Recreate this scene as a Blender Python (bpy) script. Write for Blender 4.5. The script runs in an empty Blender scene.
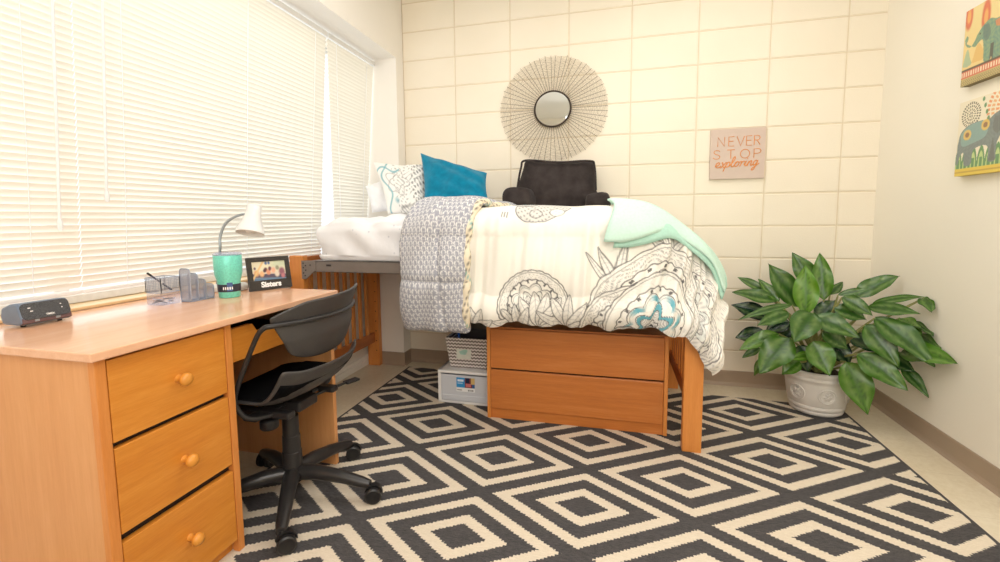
import bpy, bmesh, math, random
import numpy as np
from mathutils import Vector, Matrix
random.seed(7); rng = np.random.default_rng(7)
sc = bpy.context.scene
COL = sc.collection
PI = math.pi

# ------------------------------------------------------------------ camera
CAM = np.array([1.541, -3.166, 1.1067]); F = 449.95; CY = 260.56
YAW, PITCH, ROLL = math.radians(-14.383), math.radians(-5.319), math.radians(-0.47)
ff = np.array([math.sin(YAW)*math.cos(PITCH), math.cos(YAW)*math.cos(PITCH), math.sin(PITCH)])
r0 = np.array([math.cos(YAW), -math.sin(YAW), 0.0]); u0 = np.cross(r0, ff)
rr = r0*math.cos(ROLL) + u0*math.sin(ROLL); uu = -r0*math.sin(ROLL) + u0*math.cos(ROLL)
def at(px, py, ax, v):
    """point of the photo's ray (px,py) on the plane coordinate[ax] = v (survey helper)"""
    d = ff + rr*(px-500)/F - uu*(py-CY)/F
    return CAM + d*((v-CAM[ax])/d[ax])
def at_depth(px, py, dep):
    return CAM + (ff + rr*(px-500)/F - uu*(py-CY)/F)*dep
cd = bpy.data.cameras.new('camera'); cam = bpy.data.objects.new('camera', cd); COL.objects.link(cam)
cam.matrix_world = Matrix(((rr[0], uu[0], -ff[0], CAM[0]), (rr[1], uu[1], -ff[1], CAM[1]), (rr[2], uu[2], -ff[2], CAM[2]), (0, 0, 0, 1)))
cd.sensor_width = 36; cd.lens = F/1000*36; cd.shift_y = -(281-CY)/1000; cd.clip_start = 0.02
sc.camera = cam

# ------------------------------------------------------------------ colours / nodes
def lin(c):
    return tuple((x/12.92 if x <= 0.04045 else ((x+0.055)/1.055)**2.4) for x in c)
def S(r, g, b):
    return lin((r/255, g/255, b/255))
def rgba(c): return (c[0], c[1], c[2], 1.0)

class NT:
    def __init__(s, name):
        s.m = bpy.data.materials.new(name); s.m.use_nodes = True
        s.t = s.m.node_tree; s.t.nodes.clear()
        s.out = s.n('ShaderNodeOutputMaterial')
    def n(s, typ, **kw):
        n = s.t.nodes.new(typ)
        for k, v in kw.items(): setattr(n, k, v)
        return n
    def l(s, a, b): s.t.links.new(a, b)
    def put(s, sock, v):
        if hasattr(v, 'is_output'): s.l(v, sock)
        else: sock.default_value = v
    def math(s, op, a, b=0.0, c=0.0):
        n = s.n('ShaderNodeMath', operation=op)
        s.put(n.inputs[0], a); s.put(n.inputs[1], b); s.put(n.inputs[2], c)
        return n.outputs[0]
    def mix(s, f, a, b):
        n = s.n('ShaderNodeMix', data_type='RGBA')
        s.put(n.inputs[0], f); s.put(n.inputs[6], a); s.put(n.inputs[7], b)
        return n.outputs[2]
    def pos(s):
        n = s.n('ShaderNodeTexCoord'); x = s.n('ShaderNodeSeparateXYZ'); s.l(n.outputs['Object'], x.inputs[0])
        return n.outputs['Object'], x.outputs[0], x.outputs[1], x.outputs[2]
    def noise(s, vec, scale, detail=3, rough=0.5, stretch=None):
        if stretch:
            mp = s.n('ShaderNodeMapping'); mp.inputs['Scale'].default_value = stretch; s.l(vec, mp.inputs[0]); vec = mp.outputs[0]
        n = s.n('ShaderNodeTexNoise'); s.l(vec, n.inputs['Vector'])
        n.inputs['Scale'].default_value = scale; n.inputs['Detail'].default_value = detail; n.inputs['Roughness'].default_value = rough
        return n.outputs[0]
    def ramp(s, f, stops):
        n = s.n('ShaderNodeValToRGB'); s.l(f, n.inputs[0]); e = n.color_ramp.elements
        while len(e) < len(stops): e.new(0.5)
        for el, (p, c) in zip(e, stops): el.position = p; el.color = rgba(c)
        return n.outputs[0]
    def bump(s, h, strength=0.3, dist=0.01):
        n = s.n('ShaderNodeBump'); s.l(h, n.inputs['Height']); n.inputs['Strength'].default_value = strength; n.inputs['Distance'].default_value = dist
        return n.outputs[0]
    def bsdf(s, color, rough=0.5, metal=0.0, spec=0.5, normal=None, **kw):
        n = s.n('ShaderNodeBsdfPrincipled')
        s.put(n.inputs['Base Color'], color if hasattr(color, 'is_output') else rgba(color))
        s.put(n.inputs['Roughness'], rough); n.inputs['Metallic'].default_value = metal
        n.inputs['Specular IOR Level'].default_value = spec
        if normal is not None: s.l(normal, n.inputs['Normal'])
        for k, v in kw.items(): n.inputs[k].default_value = v
        return n.outputs[0]
    def done(s, sh): s.l(sh, s.out.inputs[0]); return s.m

def plain(name, c, rough=0.5, metal=0.0, spec=0.5, var=0.06, scale=30.0, bump=0.0, **kw):
    t = NT(name); v, x, y, z = t.pos(); nz = t.noise(v, scale, 3)
    lo = tuple(k*(1-var) for k in c); hi = tuple(min(1, k*(1+var)) for k in c)
    colr = t.ramp(nz, [(0.3, lo), (0.7, hi)])
    nm = t.bump(t.noise(v, scale*6, 2), bump, 0.004) if bump else None
    return t.done(t.bsdf(colr, rough, metal, spec, nm, **kw))
def wood(name, light, dark, axis, rough=0.35, scale=6.0, mid=None):
    t = NT(name); v, *_ = t.pos()
    st = [14.0, 14.0, 14.0]; st[axis] = 0.9
    a = t.noise(v, scale*0.35, 5, 0.62, tuple(st)); b = t.noise(v, scale*3.0, 4, 0.7, tuple(st))
    f = t.math('ADD', t.math('MULTIPLY', a, 0.62), t.math('MULTIPLY', b, 0.38))
    c = t.ramp(f, [(0.3, dark), (0.5, mid or tuple((p+q)/2 for p, q in zip(light, dark))), (0.7, light)])
    return t.done(t.bsdf(c, rough, 0, 0.5, t.bump(f, 0.05, 0.002)))
def vcol(name, rough=0.8, spec=0.2, transl=0.0, bump=0.0, bscale=300, sheen=0.0, fine=0.0):
    t = NT(name); a = t.n('ShaderNodeVertexColor', layer_name='Col'); v, *_ = t.pos()
    nm = t.bump(t.noise(v, bscale, 3), bump, 0.003) if bump else None
    b = t.bsdf(a.outputs[0], rough, 0, spec, nm)
    if transl:
        tr = t.n('ShaderNodeBsdfTranslucent'); t.l(a.outputs[0], tr.inputs[0])
        mx = t.n('ShaderNodeMixShader'); mx.inputs[0].default_value = transl; t.l(b, mx.inputs[1]); t.l(tr.outputs[0], mx.inputs[2]); b = mx.outputs[0]
    return t.done(b)

# ------------------------------------------------------------------ mesh building
class MB:
    def __init__(s): s.v = []; s.f = []
    def add(s, vs, fs):
        o = len(s.v); s.v += [tuple(map(float, p)) for p in vs]; s.f += [tuple(i+o for i in q) for q in fs]; return s
    def box(s, x0, x1, y0, y1, z0, z1):
        return s.add([(x0,y0,z0),(x1,y0,z0),(x1,y1,z0),(x0,y1,z0),(x0,y0,z1),(x1,y0,z1),(x1,y1,z1),(x0,y1,z1)],
                     [(3,2,1,0),(4,5,6,7),(0,1,5,4),(1,2,6,5),(2,3,7,6),(3,0,4,7)])
    def obox(s, c, ax, h):
        c = np.array(c, float); A = [np.array(a, float) for a in ax]; vs = []
        for k in (-1, 1):
            for (i, j) in ((-1,-1),(1,-1),(1,1),(-1,1)): vs.append(c + A[0]*h[0]*i + A[1]*h[1]*j + A[2]*h[2]*k)
        return s.add(vs, [(3,2,1,0),(4,5,6,7),(0,1,5,4),(1,2,6,5),(2,3,7,6),(3,0,4,7)])
    def tube(s, pts, r, n=8, cap=True, flat=None):
        P = [Vector(p) for p in pts]; m = len(P); R = r if hasattr(r, '__len__') else [r]*m
        vs = []; fs = []; pn = None
        for i in range(m):
            t = (P[min(i+1, m-1)] - P[max(i-1, 0)]).normalized()
            if pn is None: pn = t.orthogonal().normalized()
            else:
                pn = pn - t*pn.dot(t)
                pn = pn.normalized() if pn.length > 1e-6 else t.orthogonal().normalized()
            b = t.cross(pn)
            for k in range(n):
                a = 2*PI*k/n; vs.append(P[i] + (pn*math.cos(a) + b*math.sin(a))*R[i])
        for i in range(m-1):
            for k in range(n):
                a = i*n+k; b2 = i*n+(k+1) % n; fs.append((a, b2, b2+n, a+n))
        if cap: fs.append(tuple(range(n-1, -1, -1))); fs.append(tuple((m-1)*n+k for k in range(n)))
        return s.add(vs, fs)
    def lathe(s, prof, n=32, o=(0,0,0), axis=(0,0,1), cap=True):
        A = Vector(axis).normalized(); X = A.orthogonal().normalized(); Y = A.cross(X); O = Vector(o)
        vs = []; fs = []; m = len(prof)
        for (r, z) in prof:
            for k in range(n):
                a = 2*PI*k/n; vs.append(O + A*z + (X*math.cos(a) + Y*math.sin(a))*max(r, 1e-5))
        for i in range(m-1):
            for k in range(n):
                a = i*n+k; b = i*n+(k+1) % n; fs.append((a, b, b+n, a+n))
        if cap:
            if prof[0][0] > 1e-4: fs.append(tuple(range(n-1, -1, -1)))
            if prof[-1][0] > 1e-4: fs.append(tuple((m-1)*n+k for k in range(n)))
        return s.add(vs, fs)
    def grid(s, P):
        P = np.asarray(P); a, b, _ = P.shape
        idx = np.arange(a*b).reshape(a, b)
        fs = np.stack([idx[:-1,:-1], idx[1:,:-1], idx[1:,1:], idx[:-1,1:]], -1).reshape(-1, 4)
        return s.add(P.reshape(-1, 3), fs.tolist())
    def prism(s, poly, fn, t0, t1):
        """poly of (a,b); fn(a,b,t) -> point"""
        n = len(poly); vs = [fn(a, b, t0) for a, b in poly] + [fn(a, b, t1) for a, b in poly]
        fs = [tuple(range(n-1, -1, -1)), tuple(range(n, 2*n))] + [(i, (i+1) % n, n+(i+1) % n, n+i) for i in range(n)]
        return s.add(vs, fs)

ORG = {}
def link(o, parent=None, origin=None):
    COL.objects.link(o)
    if parent is not None:
        o.parent = parent; ORG[o.name] = ORG[parent.name]
    else:
        o.location = origin; ORG[o.name] = np.array(origin, float)
def fix_normals(me):
    bm = bmesh.new(); bm.from_mesh(me); bmesh.ops.recalc_face_normals(bm, faces=bm.faces); bm.to_mesh(me); bm.free()
def build(name, mb, mat, parent=None, origin=(0,0,0), smooth=None, bevel=0.0, seg=2, sub=0, thick=0.0, col=None, recalc=True, thick_off=-1):
    org = ORG[parent.name] if parent is not None else np.array(origin, float)
    me = bpy.data.meshes.new(name)
    V = np.array(mb.v) - org
    me.from_pydata(V.tolist(), [], mb.f)
    if recalc and len(mb.f) < 40000: fix_normals(me)
    me.materials.append(mat)
    if col is not None:
        at_ = me.attributes.new('Col', 'FLOAT_COLOR', 'POINT')
        c = np.ones((len(mb.v), 4), np.float32); c[:, :3] = np.asarray(col).reshape(-1, 3); at_.data.foreach_set('color', c.ravel())
    if smooth is not None:
        me.polygons.foreach_set('use_smooth', [True]*len(me.polygons))
        if smooth < 179: me.set_sharp_from_angle(angle=math.radians(smooth))
    me.update()
    o = bpy.data.objects.new(name, me); link(o, parent, tuple(org))
    if thick:
        m = o.modifiers.new('thick', 'SOLIDIFY'); m.thickness = thick; m.offset = thick_off
    if bevel:
        m = o.modifiers.new('bevel', 'BEVEL'); m.width = bevel; m.segments = seg; m.limit_method = 'ANGLE'; m.angle_limit = math.radians(40); m.harden_normals = False
    if sub:
        m = o.modifiers.new('sub', 'SUBSURF'); m.levels = sub; m.render_levels = sub
    return o
def empty(name, loc, label, cat, group=None):
    o = bpy.data.objects.new(name, None); o.empty_display_size = 0.05; COL.objects.link(o); o.location = loc
    ORG[o.name] = np.array(loc, float); return tag(o, label, cat, group)
def tag(o, label, cat, group=None, kind=None):
    o['label'] = label; o['category'] = cat
    if group: o['group'] = group
    if kind: o['kind'] = kind
    return o
def struct(o, label=None, cat=None):
    o['kind'] = 'structure'
    if label: o['label'] = label
    if cat: o['category'] = cat
    return o
def bx(*a): return MB().box(*a)
def crom(pts, n=8):
    """Catmull-Rom through pts"""
    P = [np.array(p, float) for p in pts]; P = [2*P[0]-P[1]] + P + [2*P[-1]-P[-2]]; out = []
    for i in range(1, len(P)-2):
        for k in range(n):
            t = k/n
            out.append(0.5*((2*P[i]) + (-P[i-1]+P[i+1])*t + (2*P[i-1]-5*P[i]+4*P[i+1]-P[i+2])*t*t + (-P[i-1]+3*P[i]-3*P[i+1]+P[i+2])*t**3))
    out.append(P[-2]); return out
def text_mesh(body, size, fn, mat, parent, name='lettering', bold=0.0, extr=0.0008, shear=0.0, spacing=1.0):
    cu = bpy.data.curves.new('t', 'FONT'); cu.body = body; cu.size = size; cu.offset = bold; cu.extrude = extr; cu.align_x = 'CENTER'; cu.shear = shear
    cu.space_character = spacing; cu.resolution_u = 3
    o = bpy.data.objects.new('t', cu); COL.objects.link(o)
    me = bpy.data.meshes.new_from_object(o.evaluated_get(bpy.context.evaluated_depsgraph_get()))
    bpy.data.objects.remove(o); bpy.data.curves.remove(cu)
    mb = MB(); mb.v = [tuple(fn(*v.co)) for v in me.vertices]; mb.f = [tuple(p.vertices) for p in me.polygons]
    bpy.data.meshes.remove(me)
    return build(name, mb, mat, parent)

# ------------------------------------------------------------------ materials
M = {}
def wall_paint(name, c, rough=0.6):
    t = NT(name); v, *_ = t.pos()
    n1 = t.noise(v, 1.2, 2); n2 = t.noise(v, 160, 3)
    col = t.ramp(n1, [(0.3, tuple(k*0.97 for k in c)), (0.7, tuple(min(1, k*1.02) for k in c))])
    return t.done(t.bsdf(col, rough, 0, 0.3, t.bump(n2, 0.12, 0.003)))
M['wall_paint'] = wall_paint('cream wall paint', S(250, 243, 229))
M['wall_white'] = wall_paint('white wall paint', S(246, 241, 233))
M['ceiling'] = wall_paint('ceiling paint', S(240, 238, 232))
# painted concrete blocks: stack bond, 16 x 8 inch
BW, BH, BZ = 0.4064, 0.2032, 2.470
t = NT('painted concrete block'); v, x, y, z = t.pos()
fx = t.math('PINGPONG', t.math('ADD', x, 4*BW), BW/2); fz = t.math('PINGPONG', t.math('SUBTRACT', BZ+4*BH, z), BH/2)
d = t.math('MINIMUM', fx, fz)
mort_shade = t.math('SUBTRACT', 1.0, t.math('SMOOTH_MIN', t.math('DIVIDE', d, 0.0055), 1.0, 0.3)); mort_shade = t.math('MAXIMUM', mort_shade, 0.0)
n1 = t.noise(v, 1.5, 3); n2 = t.noise(v, 120, 4)
cb = t.ramp(n1, [(0.3, S(243, 233, 214)), (0.7, S(248, 239, 222))])
cc = t.mix(t.math('MULTIPLY', mort_shade, 0.75), cb, rgba(S(216, 198, 168)))  # tan mortar joints, with groove shading put into the same tint
M['block'] = t.done(t.bsdf(cc, 0.55, 0, 0.35, t.bump(n2, 0.25, 0.003)))
# floor tile
t = NT('vinyl floor tile'); v, x, y, z = t.pos()
n1 = t.noise(v, 3, 4, 0.6); n2 = t.noise(v, 45, 5, 0.7)
cb = t.ramp(t.math('ADD', t.math('MULTIPLY', n1, 0.5), t.math('MULTIPLY', n2, 0.5)), [(0.35, S(214, 199, 170)), (0.65, S(233, 222, 199))])
fx = t.math('PINGPONG', t.math('ADD', x, 10*0.3048), 0.1524); fy = t.math('PINGPONG', t.math('ADD', y, 20*0.3048), 0.1524)
j = t.math('LESS_THAN', t.math('MINIMUM', fx, fy), 0.0012)
cc = t.mix(t.math('MULTIPLY', j, 0.3), cb, rgba(S(170, 150, 120)))
M['floor'] = t.done(t.bsdf(cc, 0.28, 0, 0.5, t.bump(n2, 0.03, 0.002)))
M['cove'] = plain('taupe vinyl cove base', S(168, 148, 128), 0.45, var=0.04, scale=5)
# rug
t = NT('woven geometric rug'); v, x, y, z = t.pos()
def snap(sock, st):  # stair-stepped weave edge
    return t.math('SNAP', sock, st)
wob = t.math('MULTIPLY', t.math('SUBTRACT', t.noise(v, 160, 2), 0.5), 0.05)
U = t.math('DIVIDE', t.math('SUBTRACT', snap(x, 0.011), 1.427), 0.408)
W = t.math('DIVIDE', t.math('ADD', snap(y, 0.0045), 0.983), 0.265)
a = t.math('MULTIPLY', t.math('ADD', U, W), 0.5); b = t.math('MULTIPLY', t.math('SUBTRACT', U, W), 0.5)
a = t.math('ABSOLUTE', t.math('SUBTRACT', a, t.math('ROUND', a))); b = t.math('ABSOLUTE', t.math('SUBTRACT', b, t.math('ROUND', b)))
d = t.math('ADD', t.math('MULTIPLY', t.math('MAXIMUM', a, b), 2.0), t.math('MULTIPLY', wob, 0.25))
k1 = t.math('LESS_THAN', d, 0.25)
k2 = t.math('MULTIPLY', t.math('GREATER_THAN', d, 0.44), t.math('LESS_THAN', d, 0.688))
k3 = t.math('GREATER_THAN', d, 0.872)
dk = t.math('MAXIMUM', t.math('MAXIMUM', k1, k2), k3)
# bound edge
eg = t.math('MAXIMUM', t.math('LESS_THAN', x, 0.066), t.math('GREATER_THAN', x, 2.797))
dk = t.math('MAXIMUM', dk, eg)
st = t.noise(v, 60, 3, 0.7, (0.9, 5.0, 1)); st2 = t.noise(v, 330, 2, 0.6)
sm = t.math('ADD', t.math('MULTIPLY', st, 0.55), t.math('MULTIPLY', st2, 0.45))
cd_ = t.ramp(sm, [(0.3, S(54, 52, 54)), (0.7, S(104, 101, 101))]); cl_ = t.ramp(sm, [(0.3, S(212, 198, 176)), (0.7, S(240, 228, 210))])
M['rug'] = t.done(t.bsdf(t.mix(dk, cl_, cd_), 0.95, 0, 0.1, t.bump(sm, 0.35, 0.004)))
# woods
OL, OD, OM = S(226, 142, 52), S(196, 106, 28), S(214, 126, 40)
M['wood_front'] = wood('honey maple drawer front', S(228, 154, 66), S(202, 120, 38), 1, 0.35, mid=S(216, 138, 50))
M['wood_side'] = wood('honey maple veneer', S(234, 174, 118), S(216, 148, 90), 2, 0.33, 4.0, mid=S(226, 162, 104))
M['wood_top'] = wood('desk top wood with painted glare', S(244, 196, 162), S(232, 176, 138), 1, 0.17, 4.0)  # window glare on the wood put into a paler base colour
M['wood_leg'] = wood('orange maple vertical', S(232, 156, 82), S(208, 126, 56), 2, 0.35)
M['wood_bed'] = wood('orange maple horizontal', S(212, 136, 74), S(184, 106, 50), 0, 0.35, mid=S(200, 120, 55))
M['wood_railY'] = wood('orange maple across', S(200, 120, 58), S(174, 96, 40), 1, 0.35)
M['wood_knob'] = plain('turned wooden knob', S(224, 150, 60), 0.28, scale=20)
M['dark_gap'] = plain('painted cavity shade', S(40, 26, 16), 0.8)  # shade of interiors, gaps and holes put into a dark base colour
M['steel'] = plain('grey painted steel', S(132, 122, 116), 0.4, 0.2, scale=12)
M['steel_dark'] = plain('dark rivet steel', S(70, 66, 64), 0.45, 0.5)
M['chair_plastic'] = plain('charcoal moulded plastic', S(66, 63, 62), 0.42, scale=200, var=0.08, bump=0.12)
M['chair_frame'] = plain('black powder coated tube', S(56, 54, 54), 0.3, 0.3)
M['chair_fabric'] = plain('black seat fabric', S(17, 17, 18), 0.95, 0, 0.05, scale=300, bump=0.3)
M['black_rubber'] = plain('black caster plastic', S(34, 33, 34), 0.38)
M['white_plastic'] = plain('white plastic', S(244, 244, 244), 0.35, var=0.02)
M['white_metal'] = plain('white enamel', S(240, 240, 240), 0.4, var=0.02)
M['goose'] = plain('grey gooseneck', S(164, 174, 182), 0.35, 0.5, scale=200)
M['black'] = plain('black matte', S(30, 30, 30), 0.5)
M['black_frame'] = plain('black picture moulding', S(52, 47, 43), 0.45)
M['letter_white'] = plain('white lettering', S(250, 250, 250), 0.5, var=0.01)
M['letter_gold'] = plain('copper lettering', S(226, 146, 74), 0.45, var=0.04)
M['velvet'] = None
def fabric(name, c, rough=0.9, sheen=0.5, scale=60, var=0.1, bump=0.2):
    t = NT(name); v, *_ = t.pos(); n1 = t.noise(v, scale, 4); n2 = t.noise(v, scale*8, 2)
    col = t.ramp(n1, [(0.3, tuple(k*(1-var) for k in c)), (0.7, tuple(min(1, k*(1+var)) for k in c))])
    return t.done(t.bsdf(col, rough, 0, 0.06, t.bump(n2, bump, 0.003), **{'Sheen Weight': sheen, 'Sheen Roughness': 0.5}))
M['velvet'] = fabric('black velvet', S(62, 56, 55), 1.0, 0.05, 14, 0.30)
M['teal'] = fabric('teal velour', S(12, 124, 158), 0.85, 0.25, 30, 0.14)
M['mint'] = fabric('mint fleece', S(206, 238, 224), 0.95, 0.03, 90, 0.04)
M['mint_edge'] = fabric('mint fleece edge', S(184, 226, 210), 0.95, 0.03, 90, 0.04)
M['sheet'] = None
t = NT('white sheet with faint dots'); v, *_ = t.pos()
vo = t.n('ShaderNodeTexVoronoi'); t.l(v, vo.inputs['Vector']); vo.inputs['Scale'].default_value = 22
dots = t.math('LESS_THAN', vo.outputs['Distance'], 0.13)
M['sheet'] = t.done(t.bsdf(t.mix(t.math('MULTIPLY', dots, 0.5), rgba(S(246, 246, 250)), rgba(S(196, 200, 212))), 0.9, 0, 0.15, t.bump(t.noise(v, 9, 4), 0.25, 0.02)))
M['white_cloth'] = fabric('white pillowcase', S(248, 248, 250), 0.9, 0.1, 40, 0.02)
M['print'] = vcol('printed bedding cotton', 0.9, 0.12, 0, 0.15, 400)
M['canvas'] = vcol('printed canvas', 0.75, 0.2, 0, 0.2, 500)
M['leaf'] = vcol('glossy leaf', 0.27, 0.55, 0.12)
M['stem'] = plain('pale green stem', S(150, 150, 90), 0.5)
M['soil'] = plain('dark potting soil', S(52, 38, 28), 0.95, scale=80, var=0.4, bump=0.6)
M['pot'] = plain('matte white glazed clay', S(226, 222, 216), 0.55, scale=15, var=0.04, bump=0.1)
t = NT('translucent blind slat'); v, *_ = t.pos()
b_ = t.bsdf(S(246, 243, 234), 0.45, 0, 0.4); tr = t.n('ShaderNodeBsdfTranslucent'); tr.inputs[0].default_value = rgba(S(252, 244, 230))
mx = t.n('ShaderNodeMixShader'); mx.inputs[0].default_value = 0.13; t.l(b_, mx.inputs[1]); t.l(tr.outputs[0], mx.inputs[2])
M['slat'] = t.done(mx.outputs[0])
M['cord'] = plain('white blind cord', S(244, 246, 250), 0.6, var=0.02)
def clear(name, tint, gloss=0.12, rough=0.05, body=0.0, bodyc=(1,1,1)):
    t = NT(name); tp = t.n('ShaderNodeBsdfTransparent'); tp.inputs[0].default_value = rgba(tint)
    g = t.bsdf(bodyc, rough, 0, 0.6); mx = t.n('ShaderNodeMixShader')
    lw = t.n('ShaderNodeLayerWeight'); lw.inputs[0].default_value = 0.35
    t.put(mx.inputs[0], t.math('MINIMUM', t.math('ADD', t.math('MULTIPLY', lw.outputs['Facing'], gloss), body), 1.0))
    t.l(tp.outputs[0], mx.inputs[1]); t.l(g, mx.inputs[2]); return t.done(mx.outputs[0])
M['glass'] = clear('window glass', (0.97, 0.99, 1.0), 0.1)
M['clear_plastic'] = clear('clear tray plastic', (0.93, 0.94, 0.98), 0.3, 0.1, 0.18, S(206, 206, 226))
M['frosted'] = clear('frosted drawer plastic', (0.9, 0.92, 0.96), 0.2, 0.35, 0.72, S(236, 240, 248))
M['wire'] = plain('silver wire mesh', S(170, 178, 196), 0.4, 0.4)
M['mirror'] = None
t = NT('mirror glass'); M['mirror'] = t.done(t.bsdf(S(232, 238, 242), 0.03, 1.0))
M['mirror_wire'] = plain('bronze wire', S(122, 104, 78), 0.4, 0.6)
M['mirror_rim'] = plain('dark bronze rim', S(56, 44, 34), 0.4, 0.4)
M['sign'] = plain('blush sign board', S(212, 192, 180), 0.7, var=0.02)
M['alu'] = plain('window frame metal', S(236, 236, 236), 0.4, 0.1)
M['sill_wood'] = wood('warm window stool', S(238, 206, 160), S(222, 184, 132), 1, 0.4)

# ------------------------------------------------------------------ setting
XR, XL, YF, ZC = 3.036, -0.30, -4.6, 2.76
struct(build('floor', bx(-0.36, XR+0.1, YF, 0.06, -0.06, 0), M['floor']), 'cream vinyl tile floor', 'floor')
struct(build('ceiling', bx(-0.36, XR+0.1, YF, 0.06, ZC, ZC+0.06), M['ceiling']), 'white ceiling', 'ceiling')
# block wall with real recessed joints
mb = MB(); e = 0.0045; g = 0.0035
nx0 = -1
for i in range(nx0, 8):
    for k in range(-2, 13):
        x0, x1 = i*BW, (i+1)*BW; z1, z0 = BZ-k*BH, BZ-(k+1)*BH
        x0 = max(x0, -0.36); x1 = min(x1, XR+0.02); z0 = max(z0, -0.0); z1 = min(z1, ZC)
        if x1-x0 < 0.02 or z1-z0 < 0.02: continue
        vs = [(x0,g,z0),(x1,g,z0),(x1,g,z1),(x0,g,z1)]
        for q in (0.0, 1.0):
            d1 = e+q*0.003; yy = g*(1-q) if q else g
            vs += [(x0+d1,yy,z0+d1),(x1-d1,yy,z0+d1),(x1-d1,yy,z1-d1),(x0+d1,yy,z1-d1)]
        fs = []
        for L in (0, 4):
            for m in range(4): fs.append((L+m, L+(m+1) % 4, L+4+(m+1) % 4, L+4+m))
        fs.append((8, 9, 10, 11)); mb.add(vs, fs)
mb.box(-0.36, XR+0.1, 0.012, 0.08, 0, ZC)
struct(build('wall_back', mb, M['block'], recalc=False), 'cream painted concrete block wall behind the bed', 'wall')
struct(build('wall_right', bx(XR, XR+0.1, YF, 0.06, 0, ZC), M['wall_paint']), 'plain cream wall on the right', 'wall')
struct(build('wall_front', bx(-0.36, XR+0.1, YF-0.1, YF, 0, ZC), M['wall_paint']), 'plain wall facing the window corner', 'wall')
# left wall: header over the window recess, pier in the corner, low wall under the sill, near pier
mb = MB()
for b_ in ((-0.36, 0, YF, 0, 2.262, ZC), (-0.36, 0, -0.112, 0, 0, 2.262), (-0.40, XL, -3.5, -0.112, 0, 0.80), (-0.40, 0, YF, -3.5, 0, 2.262)):
    struct(build('wall_left', bx(*b_), M['wall_white']), 'white window wall with deep recess on the left', 'wall')
mb = MB().box(0, 1.0, -0.012, 0, 0, 0.1)
def cove(p0, p1, nrm):
    """strip of cove base along the wall foot"""
    p0 = np.array(p0, float); p1 = np.array(p1, float); n = np.array(nrm, float); m = MB()
    prof = [(0.0, 0.1), (0.004, 0.1), (0.006, 0.094), (0.006, 0.022), (0.010, 0.010), (0.018, 0.0), (0.0, 0.0)]
    A = [tuple(p0 + n*a + np.array([0, 0, b])) for a, b in prof]; B = [tuple(p1 + n*a + np.array([0, 0, b])) for a, b in prof]; k = len(prof)
    return m.add(A+B, [(i, (i+1) % k, k+(i+1) % k, k+i) for i in range(k)] + [tuple(range(k)), tuple(range(2*k-1, k-1, -1))])
struct(build('baseboard_back', cove((0, 0, 0), (XR, 0, 0), (0, -1, 0)), M['cove']), 'taupe vinyl baseboard under the block wall', 'baseboard')
struct(build('baseboard_right', cove((XR, YF, 0), (XR, 0, 0), (-1, 0, 0)), M['cove']), 'taupe vinyl baseboard along the right wall', 'baseboard')
m = cove((0, -0.112, 0), (0, 0, 0), (1, 0, 0)); m2 = cove((XL, -0.112, 0), (0.006, -0.112, 0), (0, -1, 0)); m.add(m2.v, m2.f)
struct(build('baseboard_left', m, M['cove']), 'taupe baseboard around the corner pier', 'baseboard')
struct(build('trim_1', MB().box(XL, XL+0.02, -3.5, -0.12, 0, 0.045).box(XL, XL+0.012, -3.5, -0.12, 0.045, 0.075), M['wall_white'], bevel=0.004), 'white trim at the foot of the window wall', 'trim')

# window: outer frame, mullions, panes, sill
win = empty('window_1', (-0.37, -1.8, 0.8), 'wide window behind white blinds', 'window'); win['kind'] = 'structure'
m = MB(); xa, xb = -0.395, -0.355
ys = [-3.5, -2.02, -0.68, -0.112]
m.box(xa, xb, -3.5, -0.112, 0.813, 0.845); m.box(xa, xb, -3.5, -0.112, 2.215, 2.262)
for yy in ys: m.box(xa+0.003, xb-0.003, max(-3.5, yy-0.025), min(-0.112, yy+0.025), 0.843, 2.217)
build('window_frame', m, M['alu'], win, bevel=0.004)
for a_, b_ in zip(ys[:-1], ys[1:]):
    build('window_pane', bx(-0.378, -0.374, a_+0.02, b_-0.02, 0.84, 2.22), M['glass'], win)
build('window_sill', MB().box(-0.40, -0.262, -3.5, -0.112, 0.80, 0.812), M['sill_wood'], win, bevel=0.003)

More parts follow.
